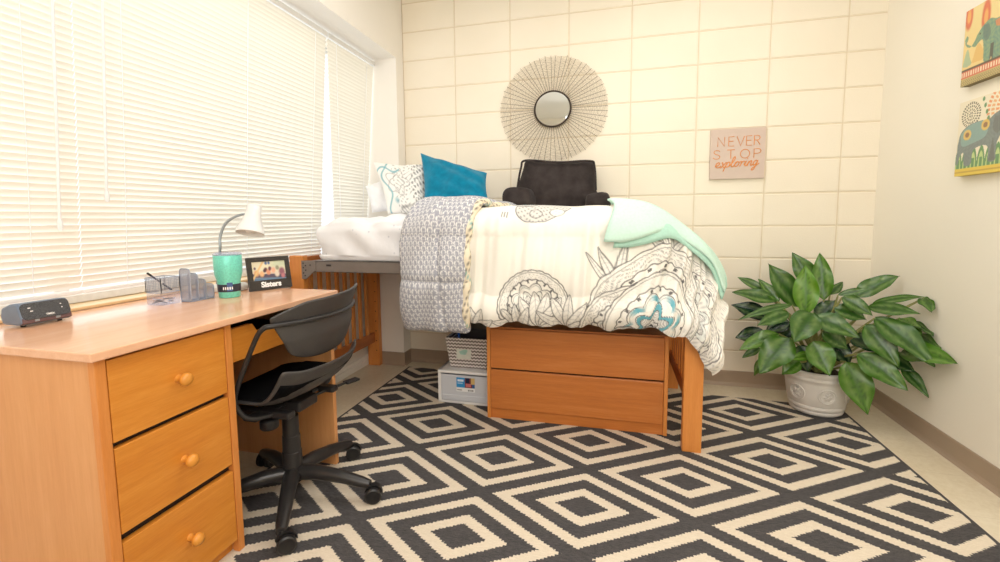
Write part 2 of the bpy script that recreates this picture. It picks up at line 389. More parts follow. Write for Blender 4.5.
# ------------------------------------------------------------------ blinds (each hangs back slightly, pushed out by desk and bed)
def xb_at(z, top=-0.180, slope=0.0770): return top - (2.21-z)*slope
def make_blind(y0, y1, zb, label, group, wand_y, wand_z, cords, push=0.0, taper=0.0):
    root = empty('window_blind', (-0.18, (y0+y1)/2, 2.20), label, 'blind', group)
    sl = 0.077+push
    hx = -0.178
    build('headrail', MB().box(hx-0.016, hx+0.014, y0, y1, 2.212, 2.242), M['white_metal'], root, bevel=0.002)
    m = MB(); pitch = 0.0222; n = int((2.20-zb)/pitch); hw = 0.0135; tl = math.radians(56)
    for i in range(n):
        z = 2.196 - i*pitch; xc = -0.18 - (2.21-z)*sl
        row = []
        for s_ in np.linspace(-1, 1, 6):
            a_ = hw*s_; c_ = 0.0026*(1-s_*s_)
            # room-side edge is raised, crown faces the room
            px_ = a_*math.cos(tl) - 0 + c_*math.sin(tl)*0.6; pz_ = a_*math.sin(tl)*1.0 - c_*math.cos(tl)*0.6
            row.append((xc+px_, pz_+z))
        P = np.array([[(x_, yy, z_+0.0006*math.sin(i*2.3+yy*5)) for yy in np.linspace(y0+0.0006+taper*i/n, y1-0.0006, 9)] for x_, z_ in row]); m.grid(P)
    build('slats', m, M['slat'], root, smooth=180, recalc=False)
    zb2 = 2.196-n*pitch; xc = -0.18-(2.21-zb2)*sl
    build('bottom_rail', MB().box(xc-0.010, xc+0.012, y0+0.002+taper, y1-0.002, zb2-0.008, zb2+0.006), M['white_metal'], root, bevel=0.003)
    m = MB()
    for cy_ in cords:
        for dx in (0.012,): m.tube([(-0.18+dx, cy_, 2.2), (xc+dx, cy_+taper*(y1-cy_)/(y1-y0), zb2)], 0.0013, 5)
    build('ladder_cord', m, M['cord'], root)
    if wand_y is not None:
        x1_ = -0.18-(2.21-wand_z)*sl+0.026
        m = MB().tube([(-0.156, wand_y, 2.2), (x1_, wand_y-0.01, wand_z)], 0.0042, 8)
        m.lathe([(0.0042, 0), (0.007, -0.01), (0.007, -0.035), (0.004, -0.042)], 8, (x1_, wand_y-0.01, wand_z))
        build('tilt_wand', m, M['cord'], root, smooth=40)
    return root
make_blind(-3.05, -2.0085, 0.862, 'white slatted window blind at the left edge of the photo', 'window blinds', -2.07, 1.12, [-2.15, -2.6, -2.95])
make_blind(-2.0075, -0.672, 0.868, 'widest white slatted window blind, above the desk', 'window blinds', -1.925, 1.22, [-1.86, -1.28, -0.78])
make_blind(-0.660, -0.118, 0.90, 'narrow white slatted window blind behind the bed pillows', 'window blinds', None, 0, [-0.58, -0.22], push=0.006, taper=0.15)

# ------------------------------------------------------------------ rug
m = MB(); c0 = [(0.054, -3.6), (2.81, -3.6), (2.81, -0.25), (0.054, -0.147)]
P = np.array([[(c0[0][0]+(c0[1][0]-c0[0][0])*s_, -3.6+t_*((c0[3][1]+(c0[2][1]-c0[3][1])*s_)+3.6), 0.006) for t_ in np.linspace(0, 1, 12)] for s_ in np.linspace(0, 1, 12)])
m.grid(P)
rug = build('area_rug', m, M['rug'], thick=0.0055, thick_off=-1)
tag(rug, 'flat woven area rug with charcoal and beige concentric diamonds', 'rug')
RZ = 0.0065

# ------------------------------------------------------------------ desk
D = empty('desk', (0.05, -1.93, 0), 'honey wood desk with three drawers under the window', 'desk')
XF = 0.340
build('desk_top', bx(-0.262, 0.362, -2.412, -1.445, 0.778, 0.80), M['wood_top'], D, bevel=0.003)
build('side_panel', bx(-0.25, XF-0.004, -2.392, -2.372, RZ, 0.777), M['wood_side'], D, bevel=0.002)
build('side_panel', bx(-0.25, XF-0.004, -1.475, -1.452, RZ, 0.777), M['wood_side'], D, bevel=0.002)
build('side_panel', bx(-0.25, XF-0.024, -2.018, -2.000, RZ, 0.777), M['wood_side'], D, bevel=0.002)
build('front_stile', bx(XF-0.022, XF+0.002, -2.394, -2.369, RZ, 0.777), M['wood_leg'], D, bevel=0.002)
build('front_stile', bx(XF-0.022, XF+0.002, -2.022, -1.998, RZ, 0.777), M['wood_leg'], D, bevel=0.002)
build('plinth', bx(XF-0.05, XF-0.03, -2.37, -2.02, RZ, 0.05), M['wood_front'], D)
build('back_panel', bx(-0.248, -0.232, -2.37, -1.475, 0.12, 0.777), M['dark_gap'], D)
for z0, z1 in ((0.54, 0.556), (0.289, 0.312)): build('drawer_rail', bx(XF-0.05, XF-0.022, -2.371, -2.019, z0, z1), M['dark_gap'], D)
for (z0, z1) in ((0.557, 0.768), (0.315, 0.541), (0.052, 0.291)):
    dr = build('drawer', MB().box(XF-0.020, XF, -2.366, -2.0245, z0, z1), M['wood_front'], D, bevel=0.002)
    zk = {0.557: 0.660, 0.315: 0.419, 0.052: 0.177}[z0]
    build('knob', MB().lathe([(0.012, 0), (0.010, 0.004), (0.0085, 0.012), (0.013, 0.018), (0.0185, 0.024), (0.019, 0.030), (0.015, 0.037), (0.006, 0.041), (0.0, 0.0415)], 20, (XF, -2.186, zk), (1, 0, 0)), M['wood_knob'], dr, smooth=50)
# knee drawer with scooped top edge
poly = [(-1.996, 0.640)]
poly += [(-1.478, 0.640), (-1.478, 0.752), (-1.56, 0.752)]
for k in range(9):
    s_ = k/8; poly.append((-1.575-0.03*s_, 0.752-0.032*(0.5-0.5*math.cos(PI*s_))))
for k in range(9):
    s_ = k/8; poly.append((-1.868-0.03*s_, 0.720+0.032*(0.5-0.5*math.cos(PI*s_))))
poly.append((-1.996, 0.752))
build('pencil_drawer', MB().prism(poly, lambda a_, b_, q: (q, a_, b_), XF-0.034, XF-0.014), M['wood_front'], D, bevel=0.0015)
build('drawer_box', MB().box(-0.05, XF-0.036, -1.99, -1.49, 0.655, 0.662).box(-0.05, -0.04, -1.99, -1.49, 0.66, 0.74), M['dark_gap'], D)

# ------------------------------------------------------------------ desk things
# speaker
sp = empty('speaker', (-0.16, -2.205, 0.80), 'small dark bluetooth speaker on the desk at far left', 'speaker')
prof = [(-0.120, 0.012), (-0.131, 0.0055), (-0.205, 0.006), (-0.212, 0.030), (-0.205, 0.055), (-0.170, 0.068), (-0.142, 0.069), (-0.134, 0.063), (-0.123, 0.030)]
def spf(a_, b_, q): return (a_, q, 0.80+b_+0.001)
SY0, SY1 = -2.268, -2.142
M['spk_side'] = plain('blue grey speaker shell', S(112, 128, 150), 0.35)
M['spk_bottom'] = plain('plum speaker front', S(104, 78, 80), 0.4)
t = NT('speaker grille'); v, *_ = t.pos(); vo = t.n('ShaderNodeTexVoronoi'); t.l(v, vo.inputs['Vector']); vo.inputs['Scale'].default_value = 380
M['spk_grille'] = t.done(t.bsdf(t.ramp(vo.outputs['Distance'], [(0.2, S(44, 46, 50)), (0.6, S(82, 84, 88))]), 0.7))
build('shell', MB().prism(prof, spf, SY0, SY1), M['spk_side'], sp, bevel=0.006, seg=3, smooth=40)
build('front_band', MB().prism([(-0.1195, 0.012), (-0.130, 0.0065), (-0.140, 0.0065), (-0.140, 0.03), (-0.1225, 0.026)], spf, SY0+0.002, SY1-0.002), M['spk_bottom'], sp, bevel=0.001)
# grille plate: rounded rectangle on the sloping face
p0 = np.array([-0.1225, 0, 0.80+0.026]); p1 = np.array([-0.1345, 0, 0.80+0.064]); dz_ = (p1-p0)/np.linalg.norm(p1-p0); nn_ = np.array([dz_[2], 0, -dz_[0]])
def rr_poly(w, h, r, n=5):
    out = []
    for cx_, cy_, a0 in ((w/2-r, h/2-r, 0), (-w/2+r, h/2-r, 90), (-w/2+r, -h/2+r, 180), (w/2-r, -h/2+r, 270)):
        for k in range(n+1):
            a_ = math.radians(a0+90*k/n); out.append((cx_+r*math.cos(a_), cy_+r*math.sin(a_)))
    return out
gc = (p0+p1)/2 + np.array([0, (SY0+SY1)/2, 0])
def gf(a_, b_, q): return gc + np.array([0, 1, 0])*a_ + dz_*b_ + nn_*q
build('grille', MB().prism(rr_poly(0.120, 0.050, 0.014), gf, -0.004, 0.0035), M['spk_grille'], sp, bevel=0.001)
text_mesh('TIMEX', 0.0075, lambda a_, b_, c_: gf(a_+0.006, b_-0.018, 0.004+c_), M['letter_white'], sp, 'logo', bold=0.0002, extr=0.0003)
m = MB()
for (a_, b_, w) in ((-0.040, 0.010, 0.0035), (-0.036, 0.000, 0.0035), (0.038, 0.010, 0.002), (0.039, -0.001, 0.002)): build('marking', MB().prism(rr_poly(2*w, 0.0028, 0.001, 2), lambda p, q, r_, a0=a_, b0=b_: gf(p+a0, q+b0, r_), 0.0034, 0.0042), M['letter_white'], sp)
for yy in (-2.232, -2.180):
    build('button', MB().box(-0.126, -0.1195, yy-0.006, yy+0.006, 0.8135, 0.821), M['goose'], sp, bevel=0.001)
for yy in (-2.25, -2.16):
    build('foot', MB().lathe([(0.006, 0), (0.006, 0.007)], 10, (-0.150, yy, 0.8002)), M['black'], sp)

# pencil cup of wire mesh over a clear clip tray
pc = empty('pencil_cup', (-0.085, -1.872, 0.80), 'square silver mesh pencil cup over a clear clip tray', 'pencil cup')
cx_, cy_, hw_ = -0.085, -1.872, 0.036
m = MB()
for k in range(13):
    o_ = -hw_+2*hw_*k/12; rw = 0.0006 if 0 < k < 12 else 0.0013
    for sgn in (-1, 1):
        m.tube([(cx_+o_, cy_+sgn*hw_, 0.846), (cx_+o_, cy_+sgn*hw_, 0.902)], rw, 4); m.tube([(cx_+sgn*hw_, cy_+o_, 0.846), (cx_+sgn*hw_, cy_+o_, 0.902)], rw, 4)
for k in range(10):
    z_ = 0.847+0.0545*k/9; rw = 0.0006 if 0 < k < 9 else 0.0015
    m.tube([(cx_-hw_, cy_-hw_, z_), (cx_+hw_, cy_-hw_, z_), (cx_+hw_, cy_+hw_, z_), (cx_-hw_, cy_+hw_, z_), (cx_-hw_, cy_-hw_, z_)], rw, 4)
build('mesh_basket', m, M['wire'], pc)
t_ = MB().box(cx_-hw_-0.002, cx_+hw_+0.002, cy_-hw_-0.002, cy_+hw_+0.002, 0.8005, 0.846)
build('tray', t_, M['clear_plastic'], pc, bevel=0.008, seg=3)
for k in range(9):
    a_ = rng.uniform(0, PI); c_ = np.array([cx_+rng.uniform(-.022, .022), cy_+rng.uniform(-.022, .022), 0.806+rng.uniform(0, .018)]); u_ = np.array([math.cos(a_), math.sin(a_), rng.uniform(-.3, .3)]); w_ = np.array([-math.sin(a_), math.cos(a_), 0.2])
    pts = [c_-u_*.012-w_*.003, c_+u_*.012-w_*.003, c_+u_*.014, c_+u_*.012+w_*.003, c_-u_*.012+w_*.003, c_-u_*.010-w_*.001, c_+u_*.008-w_*.001]
    o_ = build('paper_clip', MB().tube(crom(pts, 3), 0.0009, 5), M['wire'] if k % 2 else M['black'], origin=tuple(c_))
    tag(o_, 'small wire paper clip lying in the tray under the mesh pencil cup', 'paper clip', 'paper clips in the clear tray')
pa, pb = at(147, 273, 0, -0.075), np.array([-0.070, -1.850, 0.8495])
pen = empty('pen', tuple(pb), 'dark ballpoint pen leaning in the mesh pencil cup', 'pen')
d_ = pa-pb
build('barrel', MB().tube([pb+d_*.12, pb+d_*.85], 0.0034, 10), plain('navy pen barrel', S(66, 72, 96), 0.3), pen, smooth=40)
build('grip', MB().tube([pb, pb+d_*.03, pb+d_*.12], [0.001, 0.0028, 0.0034], 10), M['black'], pen, smooth=40)
build('cap', MB().tube([pb+d_*.85, pb+d_*.98, pb+d_], [0.0037, 0.0037, 0.002], 10), M['black'], pen, smooth=40)
build('band', MB().tube([pb+d_*.42, pb+d_*.50], 0.0037, 10), M['white_plastic'], pen, smooth=40)

# mesh letter sorter with stepped dividers
so = empty('letter_sorter', (-0.07, -1.775, 0.80), 'silver mesh letter sorter with stepped dividers beside the teal tumbler', 'letter sorter')
sx0, sx1 = -0.062, -0.014
M['sorter_mesh'] = None
t = NT('fine metal mesh'); v, x, y, z = t.pos()
gx = t.math('LESS_THAN', t.math('PINGPONG', t.math('ADD', x, 1.0), 0.0016), 0.00065); gz = t.math('LESS_THAN', t.math('PINGPONG', t.math('ADD', z, 1.0), 0.0016), 0.0006)
tp = t.n('ShaderNodeBsdfTransparent'); bs = t.bsdf(S(178, 186, 204), 0.4, 0.3); mx = t.n('ShaderNodeMixShader')
t.put(mx.inputs[0], t.math('MAXIMUM', gx, gz)); t.l(tp.outputs[0], mx.inputs[1]); t.l(bs, mx.inputs[2]); M['sorter_mesh'] = t.done(mx.outputs[0])
for yy, h_ in ((-1.822, 0.125), (-1.790, 0.104), (-1.757, 0.078), (-1.722, 0.055)):
    pl = rr_poly(sx1-sx0, h_, 0.012, 4); fnc = lambda a_, b_, q, yy=yy, h_=h_: ((sx0+sx1)/2+a_, q, 0.802+h_/2+b_)
    dv = build('divider', MB().prism(pl, fnc, yy-0.0004, yy+0.0004), M['sorter_mesh'], so)
    build('rim', MB().tube([fnc(a_, b_, yy) for a_, b_ in pl+pl[:1]], 0.0022, 6), M['wire'], dv, smooth=60)
build('base', MB().box(sx0, sx1, -1.824, -1.720, 0.8005, 0.804), M['wire'], so)

# tumbler
tu = empty('tumbler', (0.028, -1.69, 0.80), 'mint green tumbler with clear lid and dark label band', 'tumbler')
TX, TY = 0.030, -1.69
M['tumbler'] = plain('hammered mint tumbler', S(122, 222, 204), 0.35, 0.15, scale=160, var=0.12)
build('body', MB().lathe([(0.036, 0.0), (0.038, 0.003), (0.040, 0.05), (0.0415, 0.065), (0.049, 0.095), (0.0505, 0.12), (0.0505, 0.168), (0.049, 0.170), (0.044, 0.168)], 40, (TX, TY, 0.8005)), M['tumbler'], tu, smooth=50)
build('label_band', MB().lathe([(0.0395, 0.024), (0.0408, 0.0245), (0.0418, 0.054), (0.0405, 0.0545)], 40, (TX, TY, 0.8005), cap=False), plain('dark label', S(50, 52, 66), 0.4), tu, smooth=50)
vdir = np.array([CAM[0]-TX, CAM[1]-TY, 0]); vdir /= np.linalg.norm(vdir); vside = np.array([-vdir[1], vdir[0], 0])
def tum(a_, b_, q):
    th = a_/0.0415; return np.array([TX, TY, 0.8005+b_]) + (vdir*math.cos(th)+vside*math.sin(th))*(0.0418+q)
m = MB(); m.grid(np.array([[tum(a_, b_, 0.0006) for b_ in np.linspace(0.028, 0.062, 4)] for a_ in np.linspace(-0.008, 0.012, 6)]))
build('label_patch', m, plain('blue label patch', S(70, 98, 150), 0.4), tu)
text_mesh('20 oz', 0.012, lambda a_, b_, c_: tum(a_-0.010, 0.035+b_, 0.001+c_), M['letter_white'], tu, 'label_text', extr=0.0001) if False else None
m = MB()
for k in range(5): m.grid(np.array([[tum(a_, b_, 0.0009) for b_ in (0.034, 0.045)] for a_ in np.linspace(-0.022+k*0.0075, -0.018+k*0.0075, 3)]))
build('label_print', m, M['letter_white'], tu)
build('lid', MB().lathe([(0.0, 0.172), (0.040, 0.171), (0.044, 0.169), (0.0512, 0.1695), (0.0518, 0.176), (0.046, 0.180), (0.042, 0.175), (0.0, 0.174)], 40, (TX, TY, 0.8005)), M['clear_plastic'], tu, smooth=50)

# lamp
la = empty('desk_lamp', (-0.11, -1.545, 0.80), 'white gooseneck desk lamp behind the tumbler', 'lamp')
LX, LY = -0.112, -1.545
build('base', MB().lathe([(0.066, 0), (0.070, 0.004), (0.070, 0.020), (0.064, 0.027), (0.02, 0.030), (0.012, 0.036), (0.0, 0.036)], 36, (LX, LY, 0.8005)), M['white_plastic'], la, smooth=40)
dep = lambda p: float(np.dot(np.array(p)-CAM, ff))
ld = dep((LX, LY, 0.9))
pts = [np.array([LX-0.05, LY-0.02, 0.83])]
for (px_, py_, dd) in ((220, 250, -0.03), (220, 238, -0.03), (224, 226, -0.03), (231, 219, -0.03), (240, 215, -0.03), (246, 214, -0.03)): pts.append(at_depth(px_, py_, ld+dd))
build('gooseneck', MB().tube(crom(pts, 6), 0.0055, 10), M['goose'], la, smooth=60)
ht = at_depth(254.5, 206, ld-0.03); hb = at_depth(250, 233.5, ld-0.06); ax_ = (hb-ht); L_ = float(np.linalg.norm(ax_)); ax_ = ax_/L_
build('lamp_shade', MB().lathe([(0.0, 0), (0.026, 0.0), (0.029, 0.004), (0.031, L_*.35), (0.040, L_*.6), (0.054, L_*.88), (0.056, L_), (0.053, L_), (0.050, L_*.88), (0.03, L_*.5), (0.0, L_*.45)], 36, tuple(ht), tuple(ax_)), M['white_metal'], la, smooth=40)
build('bulb', MB().lathe([(0.0, L_*.50), (0.012, L_*.5), (0.024, L_*.72), (0.026, L_*.84), (0.016, L_*.95), (0.0, L_*.98)], 20, tuple(ht), tuple(ax_)), M['white_plastic'], la, smooth=60)

# photo frame
fa, fb = np.array([0.016, -1.571, 0.8015]), np.array([0.097, -1.409, 0.8015])
uy = (fb-fa)/np.linalg.norm(fb-fa); nrm = np.array([uy[1], -uy[0], 0.0]); tl = math.radians(11)
up = np.array([0, 0, 1])*math.cos(tl) - nrm*math.sin(tl); nn = np.cross(uy, up); FWd, FHt = 0.183, 0.146
fc = (fa+fb)/2
def ffn(a_, b_, q): return fc + uy*a_ + up*b_ + nn*q
if np.dot(nn, nrm) < 0: nn = -nn
PF = empty('photo_frame', tuple(fc), 'black picture frame with white Sisters lettering on the desk', 'picture frame')
ow, ih0, ih1, iw = FWd/2, 0.043, 0.126, 0.071
m = MB()
for (a0, a1, b0, b1) in ((-ow, ow, 0, ih0), (-ow, ow, ih1, FHt), (-ow, -iw, ih0, ih1), (iw, ow, ih0, ih1)):
    m.prism([(a0, b0), (a1, b0), (a1, b1), (a0, b1)], ffn, -0.008, 0.004)
build('moulding', m, M['black_frame'], PF, bevel=0.0012)
# snapshot: people in a boat, very blurred
N1, N2 = 80, 50
A_, B_ = np.meshgrid(np.linspace(-1, 1, N1), np.linspace(0, 1, N2), indexing='ij')
c = np.zeros((N1, N2, 3)); 
def fill(mask, colr, soft=None):
    mm = np.clip(mask, 0, 1)[..., None] if soft is None else mask[..., None]
    c[:] = c*(1-mm) + np.array(colr)*mm
sm_ = lambda e0, e1, q: np.clip((q-e0)/(e1-e0+1e-9), 0, 1)
c[:] = S(232, 224, 196); fill(sm_(.55, .75, B_)*sm_(-.1, .4, A_), S(206, 214, 186)); fill(sm_(.45, .3, B_), S(196, 176, 170)); fill(sm_(.22, .12, B_), S(104, 132, 160))
fill(sm_(.28, .2, np.abs(B_-.22+A_*.06)*2.5), S(92, 84, 104))
for (a_, b_, r_, k_) in ((-.75, .4, .16, S(226, 170, 120)), (-.45, .35, .15, S(232, 186, 140)), (-.2, .55, .12, S(110, 70, 74)), (-.05, .42, .14, S(222, 150, 120)), (.05, .6, .11, S(120, 74, 84)), (.25, .5, .15, S(228, 176, 150)), (.45, .3, .15, S(222, 210, 196)), (.75, .42, .2, S(150, 98, 112)), (.8, .18, .12, S(190, 120, 130)), (.5, .62, .12, S(150, 150, 130)), (-.82, .65, .07, S(120, 100, 110)), (-.15, .9, .09, S(90, 110, 150)), (.02, .9, .08, S(90, 110, 150)), (-.28, .5, .09, S(90, 60, 70))):
    fill(sm_(1.2, .6, np.hypot((A_-a_)/r_, (B_-b_)/r_*.9)), k_)
fill(sm_(.1, .03, np.abs(A_+.75-.75*(B_-.4))), S(232, 196, 140))
m = MB(); m.grid(np.array([[ffn(A_[i, j]*iw*1.02, ih0-.001+B_[i, j]*(ih1-ih0+.002), 0.0) for j in range(N2)] for i in range(N1)]))
build('snapshot', m, vcol('glossy snapshot', 0.15, 0.5), PF, col=c)
text_mesh('Sisters', 0.033, lambda a_, b_, c_: ffn(a_*1.0, 0.0125+b_, 0.0048+c_), M['letter_white'], PF, 'lettering', bold=0.0014, extr=0.0008, spacing=0.98)
sb = fc - nrm*0.075; build('easel_back', MB().add([ffn(-.02, .11, -.008), ffn(.02, .11, -.008), sb+uy*.028, sb-uy*.028], [(0, 1, 2, 3)]), M['black_frame'], PF, thick=0.002)

# ------------------------------------------------------------------ task chair
CX, CYc = 0.313, -1.72
CH = empty('task_chair', (CX, CYc, RZ), 'black swivel task chair pulled up to the desk', 'chair')
# five-star base
legs = [8, 80, 152, 224, 302]
m = MB().lathe([(0.030, 0.075), (0.037, 0.08), (0.037, 0.115), (0.034, 0.135), (0.030, 0.14)], 24, (CX, CYc, 0)); build('base_hub', m, M['chair_frame'], CH, smooth=40)
for k in legs:
    a_ = math.radians(k); u_ = np.array([math.cos(a_), math.sin(a_), 0]); w_ = np.array([-u_[1], u_[0], 0]); rows = []
    for s_, z_, wd, ht_ in ((0.015, 0.112, .032, .030), (0.10, 0.116, .029, .028), (0.20, 0.104, .025, .025), (0.285, 0.085, .022, .021), (0.318, 0.078, .016, .016)):
        c_ = np.array([CX, CYc, z_]) + u_*s_
        rows.append([c_ + w_*wd*math.cos(q) + np.array([0, 0, ht_*math.sin(q)]) for q in np.linspace(0, 2*PI, 13)[:-1]])
    m = MB(); n_ = 12; vs = [p for r_ in rows for p in r_]
    m.add(vs, [(i*n_+j, i*n_+(j+1) % n_, (i+1)*n_+(j+1) % n_, (i+1)*n_+j) for i in range(4) for j in range(n_)] + [tuple(range(4*n_, 5*n_))])
    lg = build('base_leg', m, M['chair_frame'], CH, smooth=50)
    cp = np.array([CX, CYc, 0.0320+RZ]) + u_*0.315
    sw = math.radians(k + {8: 25-8, 80: 30-80, 152: -60, 224: -190, 302: 42-302}[k]); f_ = np.array([math.cos(sw), math.sin(sw), 0]); s2 = np.array([-f_[1], f_[0], 0]); cc_ = cp + f_*0.014
    m = MB()
    for sg in (-1, 1): m.lathe([(0.0, -0.011), (0.026, -0.011), (0.0315, -0.007), (0.0315, 0.007), (0.026, 0.011), (0.012, 0.0095), (0.0, 0.011)], 24, tuple(cc_+s2*0.0185*sg), tuple(s2*sg))
    ca = build('caster', m, M['black_rubber'], lg, smooth=40)
    m2 = MB(); m2.tube([np.array([cp[0], cp[1], 0.04]), np.array([cp[0], cp[1], 0.082])], 0.007, 10)
    pts = [cc_ + f_*0.034*math.cos(q) + np.array([0, 0, 0.035*math.sin(q)]) for q in np.linspace(0.1, PI-0.4, 8)]
    for i in range(7): m2.obox((pts[i]+pts[i+1])/2, [(pts[i+1]-pts[i])/np.linalg.norm(pts[i+1]-pts[i]), s2, np.cross(pts[i+1]-pts[i], s2)/np.linalg.norm(pts[i+1]-pts[i])], (0.007, 0.008, 0.002))
    m.add(m2.v, m2.f); ca.data.clear_geometry() if False else None
    me_ = ca.data; V_ = [tuple(np.array(p)-ORG[ca.name]) for p in m.v]; me_.clear_geometry(); me_.from_pydata(V_, [], m.f); fix_normals(me_); me_.polygons.foreach_set('use_smooth', [True]*len(me_.polygons)); me_.set_sharp_from_angle(angle=math.radians(40))
build('gas_column', MB().lathe([(0.038, 0.12), (0.036, 0.20), (0.034, 0.202), (0.033, 0.265), (0.031, 0.267), (0.030, 0.345), (0.016, 0.347), (0.015, 0.40)], 24, (CX, CYc, 0)), M['chair_frame'], CH, smooth=35)
m = MB().box(CX-0.10, CX+0.09, CYc-0.055, CYc+0.055, 0.385, 0.425).box(CX-0.13, CX+0.12, CYc-0.15, CYc-0.11, 0.40, 0.425).box(CX-0.13, CX+0.12, CYc+0.11, CYc+0.15, 0.40, 0.425).box(CX-0.03, CX+0.03, CYc-0.2, CYc+0.2, 0.405, 0.42)
build('tilt_mechanism', m, M['chair_frame'], CH, bevel=0.008, seg=2)
build('tension_knob', MB().lathe([(0.028, 0), (0.032, 0.005), (0.032, 0.03), (0.026, 0.036), (0.0, 0.036)], 14, (CX+0.02, CYc-0.13, 0.355), (0.0, 0.0, 1)), M['black_rubber'], CH, smooth=40)
lv = MB().tube([(CX+0.06, CYc+0.06, 0.405), (CX+0.10, CYc+0.17, 0.408), (CX+0.115, CYc+0.21, 0.410)], 0.006, 8)
lv.obox((CX+0.125, CYc+0.235, 0.410), [(0.35, 0.94, 0), (-0.94, 0.35, 0), (0, 0, 1)], (0.032, 0.017, 0.005))
build('height_lever', lv, M['black_rubber'], CH, bevel=0.004, smooth=40)
# seat shell (open towards the desk, rear rim curled up), seat pad
def seat_pt(u_, v_, off=0.0):
    # u: -1 front .. 1 rear (x), v: -1..1 across (y)
    sh = (1-0.16*abs(v_)**3.0)
    x_ = CX+0.005 + 0.225*u_*(1-(0.10 if u_ < 0 else 0.30)*abs(v_)**2.5) ; y_ = CYc+0.005 + 0.228*v_*(1-0.01*max(0, u_)**3-0.12*max(0, -u_)**3)
    z_ = 0.452 + 0.012*v_*v_ + 0.135*max(0, (u_-0.30)/0.70)**1.9*(1-0.12*max(0, abs(v_)-.45)) - 0.05*max(0, -u_-0.6)**1.5 + 0.05*max(0, abs(v_)-.72)*(1 if u_ > -.5 else .4)
    return (x_, y_, z_+off)
P = np.array([[seat_pt(a_, b_) for b_ in np.linspace(-1, 1, 25)] for a_ in np.linspace(-1, 1, 25)])
build('seat_shell', MB().grid(P), M['chair_plastic'], CH, smooth=180, thick=0.012, thick_off=-1, sub=1)
P = np.array([[seat_pt(a_, b_, 0.016+0.010*(1-a_*a_)*(1-b_*b_)) for b_ in np.linspace(-.93, .93, 21)] for a_ in np.linspace(-.97, .80, 21)])
build('seat_pad', MB().grid(P), M['chair_fabric'], CH, smooth=180, thick=0.012, thick_off=-1)
# backrest: two stacked moulded panels, upper flares outwards with raised ears
def back_x(v_, z_): return 0.525 - 0.080*v_*v_ + 0.55*max(0, z_-0.755)**1.15 - 0.35*max(0, 0.70-z_)
def back_panel(zb_f, zt_f, wb, wt, n=25, mm=13):
    P = []
    for i, s_ in enumerate(np.linspace(0, 1, mm)):
        row = []
        for v_ in np.linspace(-1, 1, n):
            w_ = (wb+(wt-wb)*(s_**0.7)); vv = v_*w_/0.235
            z_ = zb_f(v_) + (zt_f(v_)-zb_f(v_))*s_
            row.append((back_x(vv, z_), CYc+0.005+0.235*vv, z_))
        P.append(row)
    return np.array(P)
P = back_panel(lambda v: 0.758, lambda v: 0.838+0.012*v-0.065*max(0, abs(v+0.0)-0.60)**1.3*(1 if v < 0 else 0.25)*2.0, 0.228, 0.240)
build('backrest', MB().grid(P), M['chair_plastic'], CH, smooth=180, thick=0.010, thick_off=0, sub=1)
P = back_panel(lambda v: 0.612+0.030*abs(v)**3, lambda v: 0.762, 0.160, 0.228)
build('lumbar_panel', MB().grid(P), M['chair_plastic'], CH, smooth=180, thick=0.009, thick_off=0, sub=1)
# tube frame: across the back, down both sides, under the seat
pts = []
for v_ in np.linspace(-1.0, 1.0, 15): pts.append((back_x(v_*0.99, 0.76)+0.010, CYc+0.005+0.236*v_, 0.762))
yn, yf_ = CYc-0.247, CYc+0.257
near = [(0.435, yn+0.002, 0.755), (0.405, yn-0.003, 0.715), (0.330, yn-0.006, 0.56), (0.310, yn-0.003, 0.49), (0.335, yn+0.02, 0.435), (0.36, yn+0.09, 0.417), (0.35, CYc-0.08, 0.41)]
far = [(p[0], yf_-(p[1]-yn), p[2]) for p in near[:-1]] + [(0.35, CYc+0.08, 0.41)]
full = [tuple(p) for p in near[::-1]] + pts + far
build('tube_frame', MB().tube(crom(full, 4), 0.0085, 10), M['chair_frame'], CH, smooth=60)

# ------------------------------------------------------------------ bed
BD = empty('bed', (0.85, -0.55, 0), 'orange wood dorm bed with grey steel side rails', 'bed')
FZ = 0.0
def post(x0, x1, y0, y1, z1, z0=0.0): return build('bed_post', MB().box(x0, x1, y0, y1, z0, z1), M['wood_leg'], BD, bevel=0.004)
post(-0.258, -0.170, -0.990, -0.945, 0.906)
pr_ = post(-0.275, -0.180, -0.165, -0.118, 0.906)
post(1.860, 1.945, -0.990, -0.942, 0.76, RZ); post(1.862, 1.950, -0.150, -0.105, 0.79, 0.0)
for z_ in np.arange(0.12, 0.88, 0.075): build('peg_hole', MB().lathe([(0.004, 0), (0.004, 0.0012), (0.0, 0.0012)], 8, (-0.200, -0.1652, z_), (0, -1, 0)), M['dark_gap'], pr_)
for X0, X1 in ((-0.236, -0.210), (1.893, 1.919)):
    build('end_rail', bx(X0, X1, -0.945, -0.150 if X0 > 0 else -0.165, 0.182, 0.256), M['wood_railY'], BD, bevel=0.003)
    zt_ = 0.68 if X0 > 0 else 0.82
    build('end_rail', bx(X0, X1, -0.945, -0.150 if X0 > 0 else -0.165, zt_, zt_+0.075), M['wood_railY'], BD, bevel=0.003)
    for yy in np.linspace(-0.86, -0.25, 8):
        build('end_slat', bx(X0+0.004, X1-0.004, yy-0.0135, yy+0.0135, 0.256, zt_), M['wood_leg'], BD, bevel=0.002)
